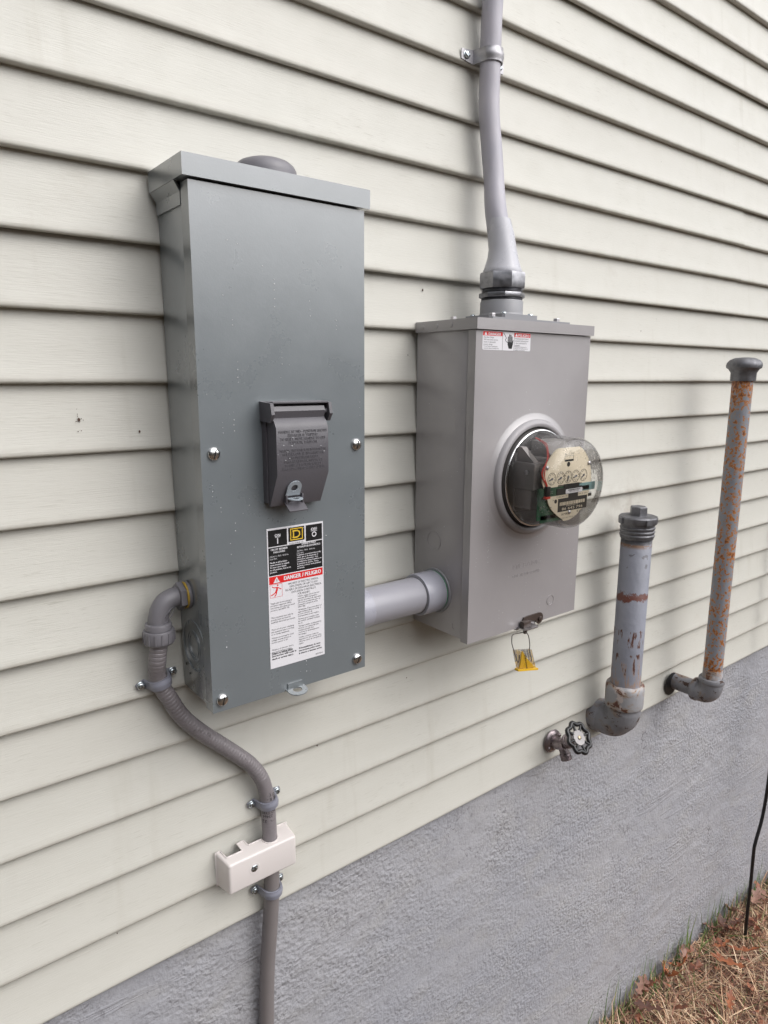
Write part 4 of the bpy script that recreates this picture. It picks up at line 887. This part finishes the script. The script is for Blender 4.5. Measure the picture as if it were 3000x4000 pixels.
# ------------------------------------------------------------------ LOWER RIGID PIPE
lp = thing('lower_conduit', 'smooth brownish grey plastic pipe running straight down in front of the foundation', 'pipe', (.535, -.02, -.5))
bm = B(); P = spline([(.5400, -.0230, .150), (.5400, -.0230, .08), (.5395, -.0220, .045), (.5375, -.0195, 0.0), (.5340, -.0160, -.06), (.5310, -.0110, -.12), (.5280, -.0060, -.24), (.5265, -.0050, -.40), (.5260, -.0050, -1.25)], 8)
tube(bm, P, .0150, 28, False); lpm = finish('pipe', bm, 'pvc_lower', lp, smooth=70)
bm = B()
s = 'SCHEDULE 40 PVC RIGID NONMETALLIC CONDUIT 90C WIRE'
for i, ch in enumerate(s):
    if ch == ' ': continue
    z = .020-.0105*i; a = 2.62
    c0 = P[min(range(len(P)), key=lambda q: abs(P[q].z-z))]; rad = .01508
    text(bm, ch, 0, 0, .0095, lambda u, v, w, z=z, c0=c0: V(c0.x-rad*cos(v/rad-.30), c0.y-rad*sin(v/rad-.30), z-u))
finish('printed_marking', bm, 'ink_black', lpm, smooth=0)

# ------------------------------------------------------------------ HOSE BIBB
hb = thing('hose_bibb', 'grey metal outdoor hose tap with black handwheel at the bottom of the siding', 'tap', (1.412, 0, .055)); BO = V(1.412, 0, .055)
bm = B(); lathe(bm, [(.0310, -.001), (.0325, .0015), (.0305, .0060), (.0235, .0095), (.0200, .0110), (0, .0110)], BO, V(0, -1, 0), 36, False); finish('wall_flange', bm, 'bibb_metal', hb, smooth=45)
for a in (-150, 35):
    bm = B(); screw_head(bm, BO+V(.0245*cos(radians(a)), -.0085, .0245*sin(radians(a))), V(0, -1, 0), .0055, .0045); finish('flange_screw', bm, 'bibb_metal', hb, smooth=50)
bm = B(); tube(bm, spline([BO+V(0, -.009, 0), BO+V(0, -.030, .003), BO+V(0, -.046, .010)], 6), [.0165]*5+[.0155]*4+[.0165]*4, 28, True); finish('valve_body', bm, 'bibb_metal', hb, smooth=60)
dr = V(0, -.80, .60).normalized(); J = BO+V(.002, -.042, .014)
bm = B(); lathe(bm, [(.0150, 0), (.0150, .006), (.0185, .007), (.0190, .009), (.0190, .012), (.0180, .013), (.0168, .0135), (.0168, .024), (.0150, .026), (.0090, .028), (.0060, .040), (0, .040)], J, dr, 32, False); finish('bonnet', bm, 'bibb_metal', hb, smooth=45)
sd_ = V(0, -.42, -.90).normalized(); bm = B()
lathe(bm, [(.0130, -.002), (.0128, .020), (.0150, .021), (.0150, .026), (.0138, .0265), (.0156, .0285), (.0138, .0305), (.0156, .0325), (.0138, .0345), (.0156, .0365), (.0140, .0385), (.0115, .0385), (.0112, .030), (0, .030)], BO+V(0, -.036, .002), sd_, 28, False); finish('threaded_spout', bm, 'bibb_metal', hb, smooth=40)
WO = J+dr*.052; u_, w_ = frame(dr)
bm = B(); nn_ = 96; ring = []
for i in range(nn_+1):
    a = 2*pi*i/nn_; r = .0370+.0030*cos(8*a); ring.append(WO+(u_*cos(a)+w_*sin(a))*r)
tube(bm, ring, .0058, 12, False)
hw = finish('handwheel', bm, 'black_plastic', hb, smooth=80)
for k in range(8):
    a = 2*pi*k/8; e = u_*cos(a)+w_*sin(a); bm = B(); tube(bm, [WO+e*.018-dr*.001, WO+e*.030, WO+e*.037], [.0042, .0030, .0040], 8); finish('spoke', bm, 'black_plastic', hw, smooth=60)
bm = B(); lathe(bm, [(.0200, -.006), (.0200, .0015), (.0192, .0028), (.0120, .0022), (0, .0020)], WO, dr, 32, False); finish('hub_disc', bm, 'disc_plate', hw, smooth=45)
bm = B(); lathe(bm, [(.0052, .002), (.0050, .0048), (.0030, .0058), (0, .0058)], WO, dr, 18, False); ws = finish('wheel_screw', bm, 'brass_dirty', hw, smooth=50)

# ------------------------------------------------------------------ FILL PIPE
fp_ = thing('fill_pipe', 'short thick grey fill pipe with square-headed cap, rust patches and rusty elbow', 'pipe', (1.620, -.08, .06)); QX, QY = 1.620, -.080; QO = V(QX, QY, 0)
bm = B(); lathe(bm, [(.0400, .150), (.0400, .597), (.0385, .598), (.030, .598)], QO, ZA, 48, False); finish('pipe', bm, 'fill_pipe_paint', fp_, rel=V(QX, QY, 0), smooth=60).location = V(0, 0, -.06)
bm = B(); pr = [(.0370, .592), (.0385, .596)]
z = .598
while z < .607: pr += [(.0400, z), (.0385, z+.0013)]; z += .0026
pr += [(.0420, .609), (.0430, .612)]
for z in (.614, .624, .634): pr += [(.0430, z), (.0448, z+.003), (.0448, z+.006), (.0425, z+.0085)]
pr += [(.0440, .6450), (.0440, .650)]; lathe(bm, pr, QO, ZA, 48, True); finish('threaded_adapter', bm, 'dark_cast', fp_, smooth=30)
bm = B(); lathe(bm, [(.0440, .6500), (.0480, .6505), (.0495, .6530), (.0495, .6660), (.0470, .6690), (.0300, .6710), (0, .6715)], QO, ZA, 40, True)
for k in range(4): a = pi/4+k*pi/2+.35; box_pts(bm, QO+V(.0495*cos(a), .0495*sin(a), .6590), V(cos(a), sin(a), 0), V(-sin(a), cos(a), 0), ZA, .0035, .0075, .0072)
cap = finish('fill_cap', bm, 'dark_cast', fp_, smooth=35)
bm = B(); lathe(bm, [(.0230, .6710), (.0222, .6925), (.0200, .6945), (0, .6945)], QO, ZA, 6, False, .2); bevel_sharp(bm, .001, 1, 30); finish('cap_plug', bm, 'dark_cast', cap)
bm = B(); lathe(bm, [(.0405, .1960), (.0440, .1975), (.0475, .1930), (.0505, .1900), (.0515, .1800), (.0515, .1350), (.0500, .1290), (.0470, .1270)], QO, ZA, 48, False)
for v in bm.verts:
    if v.co.z > .178: v.co.z += noise.noise(v.co*45)*.004; v.co.x += noise.noise(v.co*70)*.002
finish('rusty_collar', bm, 'fill_collar_paint', fp_, smooth=50)
bm = B(); tube(bm, spline([(QX, QY, .140), (QX, QY, .118), (QX, QY+.006, .095), (QX, QY+.026, .073), (QX, QY+.050, .0680), (QX, QY+.075, .0680), (QX, .02, .0680)], 8), [.0460]*8+[.0470]*10+[.0455]*31, 40, False); finish('elbow', bm, 'elbow_paint', fp_, smooth=70)
bm = B(); lathe(bm, [(.0450, -.020), (.0470, -.018), (.0485, -.014), (.0485, .012)], V(QX, 0, .0680), YA, 40, False); finish('wall_sleeve', bm, 'elbow_paint', fp_, smooth=50)

# ------------------------------------------------------------------ VENT PIPE
vp = thing('vent_pipe', 'tall slim rust-spotted vent pipe with mushroom cap at the right', 'pipe', (2.040, -.12, .055)); VX, VY = 2.040, -.120; VO = V(VX, VY, 0)
bm = B(); lathe(bm, [(.0280, .110), (.0280, 1.030)], VO, ZA, 40, False); finish('pipe', bm, 'vent_pipe_paint', vp, rel=V(VX, VY, 0), smooth=60).location = V(0, 0, -.055)
bm = B(); pr = []
z = .104
while z < .136: pr += [(.0286, z), (.0278, z+.0013)]; z += .0026
lathe(bm, pr, VO, ZA, 40, False); finish('threads', bm, 'fill_collar_paint', vp, smooth=30)
bm = B(); lathe(bm, [(.0330, 1.0190), (.0335, 1.0215), (.0338, 1.0420), (.0400, 1.0520), (.0460, 1.0560), (.0470, 1.0620), (.0455, 1.0700), (.0390, 1.0780), (.0250, 1.0840), (0, 1.0860)], VO, ZA, 48, True)
for v in bm.verts: v.co += V(noise.noise(v.co*40), noise.noise(v.co*40+V(5, 0, 0)), 0)*.0008
finish('mushroom_cap', bm, 'dark_cast', vp, smooth=45)
bm = B(); lathe(bm, [(.0300, .1080), (.0370, .1075), (.0382, .1060), (.0382, .0960), (.0370, .0920), (.0350, .0900)], VO, ZA, 40, False); lathe(bm, [(.0350, .0), (.0372, .003), (.0372, .014), (.036, .017)], V(VX, VY+.036, .0520), YA, 40, True)
finish('elbow_band', bm, 'elbow_paint', vp, smooth=40)
bm = B(); tube(bm, spline([(VX, VY, .094), (VX, VY, .080), (VX, VY+.005, .064), (VX, VY+.018, .0540), (VX, VY+.040, .0520), (VX, VY+.048, .0520)], 8), .0345, 36, False); finish('elbow', bm, 'elbow_paint', vp, smooth=70)
bm = B(); tube(bm, [(VX, VY+.045, .0520), (VX, .03, .0520)], .0265, 32, False); finish('stub_pipe', bm, 'elbow_paint', vp, smooth=60)
bm = B(); lathe(bm, [(.030+.012*abs(sin(i)), 0) for i in range(1)]+[(.0310, .0005), (.0375, .0010), (.0375, .0022), (.0, .0022)], V(VX-.022, -.0005, .0480), YA*-1, 30, False); finish('wall_opening', bm, 'ink_black', vp, smooth=0)

# ------------------------------------------------------------------ BLACK WIRE
bm = B(); tube(bm, spline([(2.590, -.100, -1.30), (2.590, -.100, -1.243), (2.593, -.100, -1.190), (2.586, -.100, -1.053), (2.582, -.100, -.909), (2.574, -.100, -.773), (2.580, -.100, -.735), (2.616, -.100, -.640), (2.630, -.100, -.500), (2.632, -.095, -.300), (2.640, -.06, 0.0), (2.66, -.02, .5)], 8), .0062, 12); wr = finish('black_wire', bm, 'wire_rubber', rel=V(2.59, -.1, -1.24), smooth=80)
tag(wr, 'thin black wire coming up from the grass at the right edge', 'wire')

# ------------------------------------------------------------------ GRASS, STRAW, LEAVES
def blades(name, n, region, hmin, hmax, lie, cols, wid, label, near_wall=0):
    vs, fs, cl = [], [], []; rnd = random.Random(hash(name) % 1000 if False else len(name)*13)
    for _ in range(n):
        x = rnd.uniform(region[0], region[1]); y = rnd.uniform(region[2], region[3])
        if near_wall: y = region[3]-abs(rnd.gauss(0, near_wall))
        cln = noise.noise(V(x*7, y*7, 3)); hump = max(0, noise.noise(V(x*14, y*14, 8)))*.05
        z = gz(x)+.010+noise.noise(V(x*6, y*6, 0))*.015; L = rnd.uniform(hmin, hmax); az = rnd.uniform(0, 2*pi)+cln*2; el = rnd.gauss(lie[0], lie[1]); el = max(.02, min(1.5, el)); w = wid*rnd.uniform(.5, 1.2)
        d = V(cos(az)*cos(el), sin(az)*cos(el), sin(el)); sd = V(-sin(az), cos(az), 0)*w; p = V(x, y, z+rnd.uniform(0, .018)+hump); c = rnd.choice(cols); f = rnd.uniform(.65, 1.5); c = tuple(q*f for q in c)
        b = len(vs); curl = rnd.uniform(-.5, .9)
        for k, ww in ((0, 1), (.35, .95), (.7, .7), (1, .05)):
            q = p+d*L*k+V(0, 0, -curl*L*k*k*.35)
            if q.y > .004: q.y = .004-rnd.uniform(0, .004)
            vs.append(q-sd*ww); vs.append(q+sd*ww); cl += [c, c]
        fs += [(b, b+1, b+3, b+2), (b+2, b+3, b+5, b+4), (b+4, b+5, b+7, b+6)]
    me = bpy.data.meshes.new(name); me.from_pydata(vs, [], fs); at = me.color_attributes.new('tint', 'FLOAT_COLOR', 'POINT')
    at.data.foreach_set('color', [q for c in cl for q in (*c, 1)]); me.materials.append(MATS['straw'])
    o = bpy.data.objects.new(name, me); C.objects.link(o); o['kind'] = 'stuff'; o['label'] = label; return o
straw = [(.46, .29, .17), (.54, .37, .23), (.36, .19, .12), (.20, .10, .06), (.66, .50, .34), (.11, .055, .035), (.30, .14, .09)]
blades('dry_grass', 26000, (1.55, 3.9, -.75, .0), .04, .15, (.16, .28), straw, .0017, 'matted pale brown dead grass beside the foundation')
blades('green_grass', 1500, (1.6, 3.9, -.75, .0), .05, .10, (.45, .35), [(.10, .16, .035), (.15, .20, .05), (.20, .22, .07)], .0016, 'few green grass blades growing through the dead grass')
blades('wall_grass', 300, (1.6, 3.9, -.1, .0), .09, .20, (1.15, .25), [(.08, .15, .04), (.12, .20, .05), (.20, .24, .09)], .0017, 'green grass blades standing against the foundation', .02)

def oak_leaf(name, L, W, mat, curl, seed):
    r = random.Random(seed); bm = B(); side = [(0, .03), (.08, .05), (.16, .34), (.22, .42), (.27, .16), (.36, .20), (.46, .62), (.53, .70), (.56, .22), (.64, .24), (.72, .62), (.80, .55), (.83, .22), (.90, .26), (.97, .14), (1.0, .02)]
    rows = []
    for t, w in side:
        x = (t-.5)*L; zc_ = curl*((t-.5)**2)*L*2.0; row = []
        for s in (-1, -.5, 0, .5, 1):
            ww = w*W*.5*(1+r.uniform(-.15, .15)); sk = -abs(s)*.0; row.append(bm.verts.new((x+abs(s)*L*.035*r.uniform(.5, 1.4), s*ww, zc_+abs(s)*ww*curl*.9+r.uniform(-1, 1)*.0012)))
        rows.append(row)
    for a, b in zip(rows, rows[1:]):
        for i in range(4): bm.faces.new((a[i], a[i+1], b[i+1], b[i]))
    tube(bm, [(-.5*L, 0, curl*.5*L+.0005), (-.62*L, .002, curl*.6*L)], .0009, 5)
    me = bpy.data.meshes.new(name)
    for f in bm.faces: f.smooth = True
    bm.to_mesh(me); bm.free(); me.materials.append(MATS[mat]); o = bpy.data.objects.new(name, me); C.objects.link(o); return o
LG = 'fallen oak leaves on the dead grass'
leaf_specs = [
 (2.365, -.145, .13, .070, 'oak_leaf_orange', 1.9, .12, .10, 'orange oak leaf lying flat, largest one left of the wire foot'),
 (2.475, -.150, .12, .055, 'oak_leaf_orange', 2.3, .25, .25, 'narrow orange oak leaf lying just below the foot of the black wire'),
 (2.105, -.040, .10, .060, 'oak_leaf_orange', 1.2, .9, .9, 'curled orange oak leaf standing against the foundation'),
 (2.190, -.045, .09, .055, 'oak_leaf_orange', 2.6, .7, .6, 'curled orange leaf beside the pale pink leaf at the wall'),
 (2.235, -.035, .08, .060, 'oak_leaf_pink', .6, .5, .5, 'small pale pink leaf leaning up near the foundation'),
 (1.985, -.010, .11, .070, 'oak_leaf_pink', .3, .15, .15, 'greyish pink oak leaf flat at the lower end of the foundation'),
 (1.930, -.075, .10, .070, 'oak_leaf_dark', 2.2, .15, .1, 'dark brown leaf in the bottom corner beside the foundation'),
 (2.790, -.045, .13, .090, 'oak_leaf_pink', .2, .35, .2, 'large pinkish brown leaf to the right behind the wire'),
 (2.860, -.070, .11, .080, 'oak_leaf_pink', 1.3, .3, .35, 'pinkish leaf at the right edge touching the larger one'),
 (2.530, -.040, .11, .075, 'oak_leaf_dark', .9, .4, .35, 'dark reddish leaf between foundation and wire foot'),
 (2.480, -.020, .08, .060, 'oak_leaf_pink', 2.0, .5, .5, 'small faded leaf tucked against the wall left of the wire'),
 (2.610, -.060, .09, .050, 'oak_leaf_dark', 2.9, .3, .2, 'dark curled leaf immediately left of the wire'),
 (2.640, -.010, .08, .060, 'oak_leaf_pink', 1.1, .6, .8, 'pale leaf standing upright at the wall behind the wire'),
 (2.180, -.230, .10, .050, 'oak_leaf_orange', .4, .3, .2, 'small orange leaf half buried near the bottom edge'),
 (2.430, -.085, .09, .045, 'oak_leaf_orange', 2.8, .25, .15, 'small orange leaf above the largest orange leaf')]
for i, (x, y, L, Wd, mt, az, curl, tilt, lab) in enumerate(leaf_specs):
    o = oak_leaf('oak_leaf', L, Wd, mt, curl, i); o.location = (x, y, gz(x)+.085); o.rotation_euler = (tilt, tilt*.5, az); tag(o, lab, 'leaf', LG)
rl = random.Random(11); bm = B()
for i in range(90):
    x = rl.uniform(1.75, 3.3); y = -abs(rl.gauss(0, .17))-.008; c0 = V(x, y, gz(x)+rl.uniform(.05, .095)); Lf = rl.uniform(.015, .035); az = rl.uniform(0, 2*pi); el = rl.uniform(-.7, .7)
    a = V(cos(az)*cos(el), sin(az)*cos(el), sin(el))*Lf; b = V(-sin(az), cos(az), rl.uniform(-.6, .6)).normalized()*Lf*rl.uniform(.35, .7); u = V(0, 0, 1)*Lf*rl.uniform(-.5, .5)
    P_ = [c0-a, c0-a*.4+b*.9+u*.5, c0+a*.1+b*.5, c0+a*.5+b+u, c0+a, c0+a*.4-b*.8+u, c0-a*.1-b*.4, c0-a*.5-b*.9+u*.4]; m_ = bm.verts.new(c0+u*.3); vs_ = [bm.verts.new(p) for p in P_]
    for q in range(8): bm.faces.new((m_, vs_[q], vs_[(q+1) % 8]))
    for v in vs_: v.co.y = min(v.co.y, .004)
o = finish('leaf_litter', bm, 'oak_leaf_litter', smooth=0, kind='stuff', label='crumpled brown leaf fragments scattered through the dead grass')
for o in list(C.objects):
    if '_local' in o: del o['_local']
